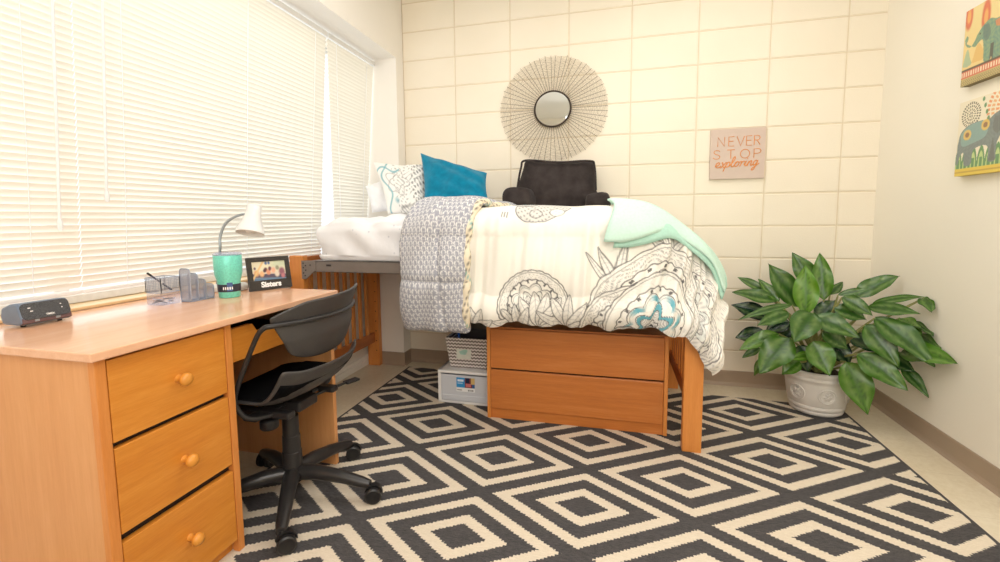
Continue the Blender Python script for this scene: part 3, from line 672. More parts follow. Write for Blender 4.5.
for Y0, Y1 in ((-0.985, -0.955), (-0.150, -0.120)):
    rl = build('side_rail', MB().box(-0.178, 1.862, Y0, Y0+0.004 if Y0 < -.5 else Y0+0.004, 0.816, 0.878).box(-0.178, 1.862, Y0, Y1, 0.874, 0.878).box(-0.178, 1.862, Y0, Y1, 0.816, 0.820), M['steel'], BD, bevel=0.001)
    if Y0 < -.5:
        build('rail_bracket', MB().prism([(-0.178, 0.775), (-0.150, 0.775), (-0.085, 0.83), (-0.085, 0.880), (-0.178, 0.880)], lambda a_, b_, q: (a_, q, b_), Y0-0.006, Y0), M['steel'], rl, bevel=0.001)
        mm_ = MB()
        for (a_, b_) in ((-0.165, 0.865), (-0.150, 0.852), (-0.165, 0.84), (-0.15, 0.826), (-0.165, 0.81), (-0.155, 0.795), (-0.12, 0.855)): build('rivet', MB().lathe([(0.0045, 0), (0.0045, 0.001), (0, 0.0015)], 8, (a_, Y0-0.006, b_), (0, -1, 0)), M['steel_dark'], rl)
        mm_.box(-0.02, 0.01, Y0-0.0015, Y0, 0.85, 0.86)
        build('slot', mm_, M['steel_dark'], rl)
build('mattress_deck', bx(-0.176, 1.86, -0.954, -0.151, 0.862, 0.872), M['steel'], BD)

# mattress with white fitted sheet
def superbox(x0, x1, y0, y1, z0, z1, r, fn=None, nx=60, ny=44):
    """rounded slab as one grid wrapped from underside over top: returns (nx,ny,3)"""
    cx, cy = (x0+x1)/2, (y0+y1)/2; hx, hy = (x1-x0)/2, (y1-y0)/2; P = np.zeros((nx, ny, 3))
    return P
mb_ = bmesh.new(); bmesh.ops.create_cube(mb_, size=1.0)
for vv in mb_.verts: vv.co = Vector((-0.105 + (vv.co.x+.5)*1.905, -0.968 + (vv.co.y+.5)*0.862, 0.8795 + (vv.co.z+.5)*0.215))
bmesh.ops.subdivide_edges(mb_, edges=mb_.edges[:], cuts=40, use_grid_fill=True)
me = bpy.data.meshes.new('mattress')
X0, X1, Y0, Y1, Z0, Z1 = -0.105, 1.80, -0.968, -0.106, 0.8795, 1.0945
R_ = 0.06
for vv in mb_.verts:
    p = vv.co; q = Vector((min(max(p.x, X0+R_), X1-R_), min(max(p.y, Y0+R_), Y1-R_), min(max(p.z, Z0+R_*.6), Z1-R_)))
    dlt = p-q
    if dlt.length > 1e-6:
        n_ = dlt.normalized(); p2 = q + n_*R_
        if p.z < Z0+.02: p2.z = max(p2.z, Z0)
        w_ = 0.012*math.sin(p.x*23+p.z*34) + 0.012*math.sin(p.x*41-p.y*9+p.z*27+1.3) + 0.006*math.sin(p.y*33+p.x*11)
        if p.x < 0.55 and p.z > Z0+.03 and p.y < -0.2: p2 += n_*w_*0.7
        p = p2
    if p.z > Z0+.05: p.z -= (p.z-Z0)*0.30*min(1, max(0, (p.x-0.55)/0.4))
    if p.z > Z1-.02 and p.x < .6: p.z += 0.006*math.sin(p.x*17+p.y*13) + 0.026*math.exp(-((p.y+.75)/.3)**2)*min(1, max(0, (p.x+.1)/.25))
    vv.co = p
mb_.to_mesh(me); mb_.free(); me.materials.append(M['sheet']); me.polygons.foreach_set('use_smooth', [True]*len(me.polygons))
mo = bpy.data.objects.new('mattress', me); COL.objects.link(mo); ORG['mattress'] = np.zeros(3)
tag(mo, 'mattress in a rumpled white dotted fitted sheet on the bed', 'mattress')

# comforter drape mapping
YS, ZT = -0.925, 1.165
XS, RX, RY = 1.48, 0.57, 0.145
def drape(U, V, off=0.0, top0=-0.10):
    """U along the bed (m), V from the wall side over the front edge (m): falls over the front and the foot with a soft elliptical corner"""
    yv = top0 - V
    over_y = np.maximum(0, YS - yv); over_x = np.maximum(0, U - XS)
    d = np.hypot(over_x, over_y); cx = np.where(d > 1e-9, over_x/np.maximum(d, 1e-9), 0); cy = np.where(d > 1e-9, over_y/np.maximum(d, 1e-9), 0)
    r = np.sqrt((RX*cx)**2 + (RY*cy)**2 + 1e-12); r = np.where(d > 1e-9, r, RY)
    th = np.minimum(d/r, PI/2); sn = np.sin(th); dr = r*(1-np.cos(th)) + np.maximum(0, d - r*PI/2)
    low = np.maximum(0, dr-r)
    X = np.minimum(U, XS) + cx*(RX*sn) + cx*0.37*low*np.clip(1.2-low*2.2, -1, 1)
    Y = np.maximum(yv, YS) - cy*(RY*sn) - 0.035*cy*np.sin(np.clip(low/0.45, 0, 1)*PI)
    Z = ZT - dr - 0.030*np.clip((Y+0.80)/0.7, 0, 1)**1.2
    return np.stack([X, Y, Z], -1), dr, cx, cy
def normals(P):
    a = np.gradient(P, axis=0); b = np.gradient(P, axis=1); n = np.cross(a, b); n /= np.maximum(np.linalg.norm(n, axis=-1, keepdims=True), 1e-9)
    return n
def sgnfix(n):
    s = np.sign(n[n.shape[0]//4, 3, 2]) ; return n*s
NU, NV = 450, 400
u_ = np.linspace(0.80, 2.29, NU); v_ = np.linspace(0, 1.47, NV)
U, V = np.meshgrid(u_, v_, indexing='ij')
hem = 1.475 + 0.008*np.sin(U*21+.6) + 0.006*np.sin(U*37+2) + 0.02*np.exp(-((U-1.35)/.12)**2)*0
V = V*hem/1.47
P, dr, cx, cy = drape(U, V)
n = sgnfix(normals(P))
fold = 0.010*np.sin(U*46+1.2*np.sin(V*5)) + 0.010*np.sin(U*29+V*3.0+1.0) + 0.0045*np.sin(U*83+V*4+2*np.sin(U*13)) + 0.003*np.sin(U*131+V*9)
front = np.clip((dr-0.02)/0.12, 0, 1)
hemroll = 0.030*np.sin(np.clip((V/hem-0.90)/0.10, 0, 1)*PI)
puff = 0.010*np.sin(V*14+U*3)*np.sin(U*11+1) + 0.012*np.sin(U*7.5+.5)*np.sin(V*9)
disp = fold*front*1.0 + puff*0.9 + hemroll
P = P + n*disp[..., None]
# slight outward lean at the fold edge
XX, TT = P[..., 0], ZT - P[..., 2]
GX, GT = U.copy(), (V - (YS*-1-0.10) )     # unrolled print coordinates: x along bed, t below the shoulder
cream = np.array(S(249, 245, 236)); c = np.ones(P.shape)*cream
ink = np.array(S(78, 76, 78)); grey = np.array(S(150, 150, 154)); teal = np.array(S(110, 178, 192)); white = np.array(S(250, 247, 240))
def put(a, colr):
    global c
    a = np.clip(a, 0, 1)[..., None]; c = c*(1-a) + np.array(colr)*a
def ln(dist, w=0.0026): return np.clip(1.4-np.abs(dist)/w, 0, 1)
def mandala(mx, mt, Rm, rot=0.0, sx=1.0, arc=True, dense=1.0, tealamt=0.6):
    x = (GX-mx)/sx; t = (GT-mt); r = np.hypot(x, t); th = np.arctan2(t, x)+rot; ins = r < Rm
    sc_ = Rm*(1+0.022*np.abs(np.sin(13*th))); inside = (r < sc_)
    put(inside*0.85, white)
    put(ln(r-sc_), ink)
    put(ln(r-Rm*0.955, .0022)*0.7, ink)
    # floral ring
    ring = (r > Rm*0.76)*(r < Rm*0.94)
    fl = np.sin(26*th+9*np.sin(r/Rm*40))*np.sin(r/Rm*46+np.cos(13*th)*2.2); put(ring*np.clip((np.abs(fl)-0.42)*3.0, 0, 1)*0.62*dense, ink)
    put(ln(r-Rm*0.755*(1+0.018*np.cos(26*th)), .0028), ink)
    # petals
    pr2 = Rm*(0.52+0.13*np.abs(np.cos(4.5*th))); put(ln(r-pr2), ink); put(ln(r-pr2*0.9, .002)*0.6, ink)
    put(((r < pr2*0.97)*(r > pr2*0.80))*tealamt*(0.5+0.5*np.sin(9*th)), teal)
    dots = (np.abs(r-Rm*0.70) < 0.007)*(np.cos(18*th) > 0.75); put(dots*0.9, ink)
    p2 = Rm*(0.36+0.10*np.cos(6*th)); put(ln(r-p2), ink*0.9+grey*.1); put((r < p2*.95)*(r > p2*.72)*tealamt*1.2, teal); put(ln(r-p2*.70, .002), ink)
    sw = np.sin(r/Rm*60+3*np.cos(6*th)); put((r < p2*.68)*np.clip(np.abs(sw)-.35, 0, 1)*1.1, grey)
    put(ln(r-Rm*.12*(1+.2*np.cos(5*th))), ink); put((r < Rm*.05), ink)
def leafspray(mx, mt, L, angs, w=0.30):
    for a in angs:
        ca, sa = math.cos(a), math.sin(a); x = (GX-mx)*ca + (GT-mt)*sa; y = -(GX-mx)*sa + (GT-mt)*ca
        s = x/L; prof = w*L*np.sqrt(np.clip(s, 0, 1))*(1-np.clip(s, 0, 1))**0.8
        ok = (s > 0)*(s < 1); put(ok*(np.abs(y) < prof)*0.9, white); put(ok*ln(np.abs(y)-prof, .0024)*0.85, ink); put(ok*ln(y, .0016)*0.7, grey)
        vein = np.sin(x*260 + np.abs(y)*180) > 0.86; put(ok*(np.abs(y) < prof)*vein*0.35, grey)
# top of bed medallion & paisley near the fold
x = (GX-1.20); tt = GT-0.035; r = np.hypot(x/1.15, tt+.25*x)
put((r < 0.115)*0.35, grey); put(ln(r-0.115)*(tt > -.02), ink*.5+grey*.5)
fl = np.sin(GX*210)*np.sin(GT*190+2*np.sin(GX*60)); put((r < .112)*np.clip(fl-.2, 0, 1)*0.8, ink); put((np.hypot(GX-1.27, GT-.08) < .035)*.6, white); put(ln(np.hypot(GX-1.27, GT-.08)-.035)*.7, ink); put(ln(np.hypot(GX-1.17, GT-.10)-.03)*.7, ink)
mandala(1.10, -0.03, 0.075, dense=.9, tealamt=1.0)
put((np.abs(GX-1.34) < .24)*(np.abs(GT+0.10) < 0.05)*np.clip(np.sin(GX*120)*np.sin(GT*170+np.sin(GX*40)*2)-.1, 0, 1)*.5, grey)
put((np.abs(GX-1.04-.02*np.sin(GT*40)) < .018)*(np.abs(GT-.12) < .018)*np.clip(np.sin(GX*500), 0, 1), ink)
# sprays rising beside the big medallion, then medallions on the drop
leafspray(1.53, 0.46, 0.20, [-2.2, -1.9, -1.55], .17); leafspray(1.72, 0.36, 0.17, [-2.5, -2.1, -1.7, -1.3, -.9], .2)
mandala(1.17, 0.55, 0.165, dense=.55, tealamt=.08)
leafspray(1.20, 0.67, 0.19, [-2.9, -2.5, -2.1, -1.7, -1.35, -1.0, -.6, -.2], .42)
leafspray(1.10, 0.68, 0.14, [-2.7, -2.2, -1.7, -1.2], .42); leafspray(1.33, 0.66, 0.17, [-2.6, -2.0, -1.5, -1.0, -.5], .36)
leafspray(0.88, 0.68, 0.12, [-2.2, -1.7, -1.2, -.6, 0, .5], .5)
mandala(1.96, 0.54, 0.25, rot=.4, tealamt=.15, dense=.8); mandala(1.71, 0.59, 0.285, rot=.2, tealamt=.2, dense=.8); mandala(1.60, 0.67, 0.215, dense=.8, tealamt=.15); mandala(1.72, 0.64, 0.225, rot=.5, dense=.0, tealamt=1.0)
mandala(1.60, 0.72, 0.085, dense=.3, tealamt=1.4); mandala(1.72, 0.73, 0.09, dense=1.0, tealamt=.3)
fl = np.sin(GX*150+3*np.sin(GT*40))*np.sin(GT*150+2*np.sin(GX*50)); put((GX > 2.0)*np.clip(fl-.1, 0, 1)*0.55, grey)
CF = empty('comforter', (1.30, -0.60, 1.10), 'white quilted comforter printed with mandalas in black and teal', 'comforter')
build('cover', MB().grid(P), M['print'], CF, smooth=180, col=c, recalc=False)
# folded back grey reverse side
NU2, NV2 = 170, 400
a1 = np.linspace(-1, 1, NU2); v2 = np.linspace(0, 1, NV2); A, Vv = np.meshgrid(a1, v2, indexing='ij')
yl = 0.06 + Vv*1.455
cxm = 0.672 + 0.055*np.clip(1.0-(yl-0.6)/0.5, 0, 1) ; hwid = 0.165 + 0.075*np.clip((0.75-yl)/0.7, 0, 1)
Uu = cxm + A*hwid + 0.004*np.sin(yl*17)
Pf, dr2, _, _ = drape(Uu, yl)
nf = sgnfix(normals(Pf))
bul = 0.040*np.sqrt(np.clip(1-np.abs(A)**3.2, 0, 1)) ; endr = np.sqrt(np.clip(1-np.clip((Vv-0.955)/0.045, 0, 1)**2, 0, 1)); endr2 = np.sqrt(np.clip(1-np.clip((0.05-Vv)/0.05, 0, 1)**2, 0, 1))
wr = 0.007*np.sin(A*7+yl*9) + 0.006*np.sin(yl*21+A*3) - 0.012*np.exp(-((A-.15-.5*(yl-1.0))/.09)**2)*np.clip((yl-.8)/.2, 0, 1) - 0.012*np.exp(-((yl-1.27)/.02)**2)
Pf = Pf + nf*((bul*endr*endr2+wr-0.004+0.004)[..., None])
gx, gy = (A*hwid)/0.025, yl/0.022
rowi = np.floor(gy); ph = (gx + 0.5*(rowi % 2)) % 1.0 - 0.5; qy = gy % 1.0 - 0.5
d1 = np.abs(np.hypot(ph*1.1, qy-0.25) - 0.42); d2 = np.abs(ph+0.35*np.sin(qy*PI*2))
pat = np.clip(1.5-d1/0.07, 0, 1); pat2 = np.clip(1.3-d2/0.09, 0, 1)
cf = np.ones(Pf.shape)*np.array(S(164, 166, 178)); k_ = np.clip(pat*.95+pat2*.6, 0, 1)[..., None]; cf = cf*(1-k_) + np.array(S(244, 242, 240))*k_
k_ = (np.clip(1.2-np.hypot(ph-.02, qy+.1)/0.12, 0, 1)*.55)[..., None]; cf = cf*(1-k_) + np.array(S(110, 112, 128))*k_
k_ = (np.exp(-((A-.15-.5*(yl-1.0))/.03)**2)*np.clip((yl-.8)/.2, 0, 1)*.5)[..., None]; cf = cf*(1-k_) + np.array(S(200, 180, 150))*k_
fb_ = build('folded_reverse', MB().grid(Pf), M['print'], CF, smooth=180, col=cf, recalc=False, thick=0.02, thick_off=-1)
fb_['label'] = 'folded back grey and white patterned reverse side'
# rolled piped border between reverse and cover
ed = Pf[-1, :, :] + nf[-1]*0.018 + np.array([0.008, 0, 0])
mt = MB().tube([tuple(p) for p in ed[4:-4:4]], [0.018+0.004*math.sin(i*.7) for i in range(len(ed[4:-4:4]))], 10)
nvb = len(mt.v); cb_ = np.ones((nvb, 3))*np.array(S(240, 228, 204))
for i in range(nvb):
    rgi, kk = divmod(i, 10)
    if (rgi*3+kk*5) % 11 < 2: cb_[i] = S(110, 104, 96)
    if (rgi+kk) % 17 == 0: cb_[i] = S(130, 182, 178)
build('border_roll', mt, M['print'], CF, smooth=180, col=cb_)

# mint throw folded across the foot corner
MT = empty('throw_blanket', (1.75, -0.7, 1.15), 'folded mint green fleece throw at the foot of the bed', 'blanket')
def throw_layer(name, u0, u1, v0, v1, lift, mat, seed):
    A, B = np.meshgrid(np.linspace(0, 1, 80), np.linspace(0, 1, 70), indexing='ij')
    Uq = u0(B) + (u1(B)-u0(B))*A; Vq = v0 + (v1(A)-v0)*B
    Pq, drq, _, _ = drape(Uq, Vq); nq = sgnfix(normals(Pq))
    w = 0.006*np.sin(Uq*19+Vq*7+seed) + 0.006*np.sin(Vq*16-Uq*9+seed*2)
    edge = np.minimum(np.minimum(A, 1-A)*12, np.minimum(B, 1-B)*14); rnd = np.sqrt(np.clip(1-(1-np.clip(edge, 0, 1))**2, 0, 1))
    Pq = Pq + nq*((lift+w*.8+0.008*rnd))[..., None]
    return build(name, MB().grid(Pq), mat, MT, smooth=180, recalc=False, thick=0.009, thick_off=-1)
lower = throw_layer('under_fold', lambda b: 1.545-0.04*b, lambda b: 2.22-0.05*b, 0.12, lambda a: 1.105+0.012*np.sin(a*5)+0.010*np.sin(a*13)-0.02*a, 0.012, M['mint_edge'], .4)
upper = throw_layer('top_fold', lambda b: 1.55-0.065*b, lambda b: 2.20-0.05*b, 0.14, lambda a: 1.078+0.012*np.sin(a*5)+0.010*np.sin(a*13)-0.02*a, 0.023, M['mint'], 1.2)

# ------------------------------------------------------------------ pillows
def pillow(P00, P10, P11, P01, th, n=40, pinch=0.10, seed=0, wr=0.006):
    """corners bl, br, tr, tl; returns grids front/back + uv"""
    c4 = [np.array(p, float) for p in (P00, P10, P11, P01)]
    u, v = np.meshgrid(np.linspace(-1, 1, n), np.linspace(-1, 1, n), indexing='ij')
    us = u*(1-pinch*(1-v**2)*np.abs(u)**1.5); vs = v*(1-pinch*(1-u**2)*np.abs(v)**1.5)
    a, b = (us+1)/2, (vs+1)/2
    B = ((1-a)*(1-b))[..., None]*c4[0] + (a*(1-b))[..., None]*c4[1] + (a*b)[..., None]*c4[2] + ((1-a)*b)[..., None]*c4[3]
    nr = np.cross(c4[1]-c4[0], c4[3]-c4[0]); nr /= np.linalg.norm(nr)
    T = th*(np.clip(1-u**2, 0, 1)**0.42)*(np.clip(1-v**2, 0, 1)**0.42)
    w = wr*np.sin(u*7+v*3+seed)*np.sin(v*6-u*2+seed*2)*(1-u**2*.5)
    return B + nr*(T+w*(T > 0.002))[..., None], B - nr*T[..., None], us, vs, nr
def pillow_mesh(F_, B_):
    n = F_.shape[0]; m = MB(); m.grid(F_); m.grid(B_[::-1])
    return m
# plain white pillow at the window
Fp, Bp, _, _, _ = pillow(at(372, 213, 1, -.36), at(396, 212, 1, -.30), at(389, 177, 1, -.26), at(365, 186, 1, -.32), 0.055)
o = build('pillow', pillow_mesh(Fp, Bp), M['white_cloth'], origin=(-0.03, -0.33, 1.12), smooth=180, recalc=False)
tag(o, 'plain white pillow by the window, mostly behind the printed pillow', 'pillow', 'bed pillows')
Fp, Bp, us, vs, _ = pillow(at(388, 214, 1, -.47), at(428, 218, 1, -.43), at(426, 164, 1, -.31), at(373, 162, 1, -.35), 0.06, n=110, seed=1.3)
cp_ = np.ones(Fp.shape)*np.array(S(246, 244, 240)); c = cp_; GX, GT = us*0.19+1.0, vs*0.19
fl = np.sin(GX*95+3*np.sin(GT*38))*np.sin(GT*110+2.5*np.sin(GX*44)); put(np.clip(np.abs(fl)-.45, 0, 1)*1.1*(us > -.3), grey*0.75); 
x = us+.15; y_ = vs-.1; r = np.hypot(x, y_); th = np.arctan2(y_, x)
put(np.clip(1.3-np.abs(r-.42*(1+.2*np.cos(5*th)))/.03, 0, 1)*.6, grey); put(np.clip(1.3-np.abs(r-.25*(1+.2*np.cos(4*th)))/.03, 0, 1)*.6, grey)
put(np.clip(1.3-np.abs(us+.62+.16*np.sin(vs*5))/.05, 0, 1)*.8, teal); put(np.clip(1.3-np.abs(vs-.62-.12*np.sin(us*7))/.05, 0, 1)*(us < 0)*.8, teal)
put(np.clip(1.2-np.abs(vs+.75-.25*us)/.06, 0, 1)*(us > -.2)*.5, ink); put(np.clip(1.2-np.hypot(us+.3, vs+.55)/.13, 0, 1)*.7, teal)
put(((us > .45)*(np.sin(us*30)*np.sin(vs*24+np.sin(us*9)*2) > .35))*.6, ink)
o = build('pillow', pillow_mesh(Fp, Bp), M['print'], origin=(0.12, -0.32, 1.13), smooth=180, recalc=False, col=np.concatenate([c.reshape(-1, 3), np.ones((110*110, 3))*np.array(S(246, 244, 240))]))
tag(o, 'white pillow printed with teal and grey flourishes', 'pillow', 'bed pillows')
Fp, Bp, _, _, _ = pillow(at(424, 208, 1, -.50), at(489, 203, 1, -.44), at(487, 173, 1, -.30), at(420.5, 153, 1, -.34), 0.062, pinch=.06, seed=.4, wr=.012)
o = build('throw_pillow', pillow_mesh(Fp, Bp), M['teal'], origin=(0.5, -0.42, 1.15), smooth=180, recalc=False)
tag(o, 'teal velvety throw pillow leaning against the block wall', 'pillow', 'bed pillows')
# black bed rest pillow with arms
BR = empty('backrest_pillow', (1.15, -0.22, 1.12), 'black plush bed rest pillow with short arms against the wall', 'backrest pillow')
def plush(name, poly, y0, y1, bul):
    """rounded upholstered slab from outline polygon in (x,z)"""
    P2 = np.array(poly, float); cen = P2.mean(0); m = MB(); rings = []
    for s_, yy in ((0.0, y1), (0.9, y1), (1.0, (y0*.3+y1*.7)), (1.0, (y0*.7+y1*.3)), (0.94, y0+.01), (0.8, y0-bul*.6), (0.4, y0-bul), (0.0, y0-bul)):
        rings.append([(cen[0]+(p[0]-cen[0])*s_, yy, cen[1]+(p[1]-cen[1])*s_) for p in P2])
    k = len(poly); vs = [p for r_ in rings for p in r_]
    m.add(vs, [(i*k+j, i*k+(j+1) % k, (i+1)*k+(j+1) % k, (i+1)*k+j) for i in range(len(rings)-1) for j in range(k)])
    return build(name, m, M['velvet'], BR, smooth=180)
def pxpoly(pts, yy, n=5):
    q = [at(a_, b_, 1, yy) for a_, b_ in pts]; q = crom(q+q[:1], n)[:-1]; return [(p[0], p[2]) for p in q]
plush('back_cushion', pxpoly([(517, 212), (513, 195), (517, 184), (522, 168), (524, 161), (531, 160), (558, 162), (585, 161), (594, 163), (595, 172), (596, 190), (600, 212)], -.20), -.20, -.05, .03)
plush('arm', pxpoly([(503, 206), (503, 194), (508, 188), (518, 187), (530, 190), (531, 206)], -.32), -.36, -.12, .02)
plush('arm', pxpoly([(585, 206), (586, 196), (594, 193), (604, 192), (609, 195), (609, 206)], -.32), -.36, -.12, .02)
m = MB(); q = crom([at(a_, b_, 1, -.235) for a_, b_ in [(517, 190), (521, 168), (526, 160.5), (558, 162.3), (589, 161), (594.5, 166), (596, 190)]], 6)
build('piping', MB().tube(q, 0.007, 8), M['velvet'], BR, smooth=60)

# ------------------------------------------------------------------ drawer unit under bed
DU = empty('underbed_drawer_unit', (1.34, -0.6, 0.0), 'orange wood two drawer unit under the bed', 'drawer unit')
ux0, ux1, uy0, uy1 = 0.868, 1.808, -0.850, -0.20
build('side_panel', bx(ux0, ux0+0.019, uy0, uy1, RZ, 0.520), M['wood_leg'], DU, bevel=0.002)
build('side_panel', bx(ux1-0.019, ux1, uy0, uy1, RZ, 0.520), M['wood_leg'], DU, bevel=0.002)
build('top_panel', bx(ux0+0.018, ux1-0.018, uy0+0.012, uy1, 0.500, 0.520), M['wood_bed'], DU)
build('back_panel', bx(ux0+0.018, ux1-0.018, uy1-0.012, uy1, 0.05, 0.50), M['wood_bed'], DU)
build('plinth', bx(ux0+0.018, ux1-0.018, uy0+0.010, uy0+0.03, RZ, 0.060), M['wood_bed'], DU)
build('divider_rail', bx(ux0+0.018, ux1-0.018, uy0+0.016, uy0+0.05, 0.275, 0.30), M['dark_gap'], DU)
for z0, z1 in ((0.064, 0.284), (0.2925, 0.512)):
    build('drawer', bx(ux0+0.020, ux1-0.020, uy0-0.002, uy0+0.016, z0, z1), M['wood_bed'], DU, bevel=0.004)

# ------------------------------------------------------------------ storage beside it
WB = empty('storage_container', (0.69, -0.52, 0.006), 'white plastic storage drawer with clear front under the bed', 'storage container')
wx0, wx1, wy0, wy1, wz0, wz1 = 0.520, 0.862, -0.700, -0.33, RZ, 0.205
build('body', MB().box(wx0, wx0+.012, wy0, wy1, wz0, wz1).box(wx1-.012, wx1, wy0, wy1, wz0, wz1).box(wx0, wx1, wy1-.01, wy1, wz0, wz1).box(wx0, wx1, wy0, wy1, wz0, wz0+.01), M['frosted'], WB)
build('top', bx(wx0-.004, wx1+.004, wy0-.006, wy1, wz1-.018, wz1), M['white_plastic'], WB, bevel=0.005)
build('front_frame', MB().box(wx0-.002, wx0+.018, wy0-.008, wy0, wz0, wz1-.018).box(wx1-.018, wx1+.002, wy0-.008, wy0, wz0, wz1-.018).box(wx0, wx1, wy0-.008, wy0, wz0, wz0+.014), M['white_plastic'], WB, bevel=0.003)
df = build('drawer_front', MB().box(wx0+.02, wx1-.02, wy0-.012, wy0-.006, wz0+.016, wz1-.022).box(wx0+.03, wx1-.03, wy0-.016, wy0-.011, wz0+.020, wz0+.055), M['frosted'], WB, bevel=0.003)
lx0, lx1, lz0, lz1 = 0.638, 0.752, 0.085, 0.170
m = MB(); NL = 46; c = np.ones((NL, 34, 3))*np.array(S(240, 242, 244)); LA, LB = np.meshgrid(np.linspace(0, 1, NL), np.linspace(0, 1, 34), indexing='ij')
put((LA < .45)*(LB > .28), S(60, 150, 214)); put((LA >= .45)*(LB > .28), S(120, 60, 70)); put((LA > .45)*(LB > .62)*(np.abs(LA-.60) < .10), S(36, 40, 66)); put((LA > .78)*(LB > .55), S(214, 184, 120)); put((LA > .5)*(LA < .78)*(LB > .35)*(LB < .6), S(206, 120, 120)); put((LA > .85)*(LB > .3)*(LB < .55), S(60, 100, 160))
put((LA > .06)*(LA < .38)*(np.abs(LB-.78) < .07), S(230, 240, 250)); put((LA > .06)*(LA < .34)*(np.abs(LB-.60) < .03), S(190, 220, 244)); put((LA > .62)*(LA < .92)*(LB < .16)*(LB > .06)*(np.sin(LA*160) > -.2), S(60, 60, 70)); put((LA > .04)*(LA < .3)*(np.abs(LB-.12) < .03), S(120, 120, 130))
m.grid(np.array([[(lx0+(lx1-lx0)*LA[i, j], wy0-.0125, lz0+(lz1-lz0)*LB[i, j]) for j in range(34)] for i in range(NL)]))
lb = build('sticker', m, M['canvas'], df, col=c)
# chevron fabric bin on top
t = NT('grey chevron fabric'); v, x, y, z = t.pos()
zz = t.math('ADD', z, t.math('MULTIPLY', t.math('PINGPONG', t.math('ADD', t.math('ADD', x, y), 2.0), 0.0105), 0.85))
k_ = t.math('LESS_THAN', t.math('PINGPONG', t.math('ADD', zz, 1.0), 0.0105), 0.0052)
M['chevron'] = t.done(t.bsdf(t.mix(k_, rgba(S(236, 230, 226)), rgba(S(128, 118, 116))), 0.9, 0, 0.1, t.bump(t.noise(v, 300, 2), 0.2, 0.002)))
FBn = empty('fabric_bin', (0.69, -0.50, 0.206), 'grey chevron fabric bin standing on the plastic storage drawer', 'bin')
m = MB(); b0, b1 = (0.578, 0.800, -0.640, -0.40), (0.556, 0.818, -0.662, -0.38)
def frus(m, q0, q1, z0, z1):
    vs = [(q0[0], q0[2], z0), (q0[1], q0[2], z0), (q0[1], q0[3], z0), (q0[0], q0[3], z0), (q1[0], q1[2], z1), (q1[1], q1[2], z1), (q1[1], q1[3], z1), (q1[0], q1[3], z1)]
    m.add(vs, [(3, 2, 1, 0), (0, 1, 5, 4), (1, 2, 6, 5), (2, 3, 7, 6), (3, 0, 4, 7)])
frus(m, b0, b1, 0.2062, 0.395)
build('basket', m, M['chevron'], FBn, thick=0.004, thick_off=1, recalc=False)
tg = build('label_holder', MB().obox((0.668, -0.6585, 0.300), [(1, 0, 0), (0, 0.12, 0.993), (0, -0.993, 0.12)], (0.046, 0.032, 0.0015)), plain('clear label sleeve', S(226, 230, 222), 0.3), FBn)
build('label_card', MB().prism([(-.028, .012), (-.008, .020), (.012, .026), (.026, .020), (.018, .004), (.004, -.022), (-.018, -.010)], lambda a_, b_, q: (0.668+a_, -0.6605-b_*0.12-q, 0.300+b_), 0.0, 0.001), plain('pale aqua tag', S(172, 216, 204), 0.6), tg)
bk = empty('storage_box', (0.72, -0.52, 0.21), 'dark box with blue edge sticking out of the chevron bin', 'box')
build('carton', bx(0.625, 0.800, -0.60, -0.42, 0.212, 0.440), plain('black carton', S(30, 32, 44), 0.4), bk, bevel=0.003)
build('blue_edge', bx(0.612, 0.625, -0.605, -0.42, 0.212, 0.438), plain('blue carton edge', S(30, 92, 190), 0.4), bk, bevel=0.002)

# ------------------------------------------------------------------ wall things
# sunburst mirror
MX, MZ, MY = 1.113, 1.850, -0.014
MR = empty('sunburst_mirror', (MX, 0, MZ), 'round mirror in a bronze wire sunburst on the block wall', 'mirror')
def mp(r_, a_, yy=MY): return (MX+r_*math.cos(a_)*1.035, yy, MZ+r_*math.sin(a_)*0.985)
nr_ = 62; m = MB()
rayR = [0.352+0.012*random.random() for _ in range(nr_)]; rayA = [2*PI*k/nr_+random.uniform(-.015, .015) for k in range(nr_)]
for a_, R2 in zip(rayA, rayR):
    m.tube([mp(0.115, a_), mp(R2, a_+random.uniform(-.012, .012))], 0.0014, 5)
build('ray', m, M['mirror_wire'], MR)
m = MB()
for k in range(34):
    R2 = 0.130+0.222*k/33
    ph = random.uniform(0, 6)
    pts = [mp(R2+0.0035*math.sin(a_*31+ph)+0.002*math.sin(a_*53+k), a_, MY+0.002*math.sin(a_*31)) for a_ in np.linspace(0, 2*PI, 150)]
    m.tube(pts, 0.00062, 3, cap=False)
build('woven_wire', m, plain('thin pale wire', S(160, 142, 112), 0.5, 0.3), MR)
build('mirror_glass', MB().lathe([(0.0, 0), (0.116, 0), (0.116, 0.003), (0.0, 0.0032)], 64, (MX, -0.018, MZ), (0, -1, 0)), M['mirror'], MR)
pts = [mp(0.119, a_, -0.019) for a_ in np.linspace(0, 2*PI, 65)]
build('rim', MB().tube(pts, 0.0065, 8, cap=False), M['mirror_rim'], MR, smooth=60)
build('hanger', MB().lathe([(0.05, 0.0), (0.05, 0.016)], 20, (MX, 0.0, MZ), (0, -1, 0)), M['mirror_rim'], MR)

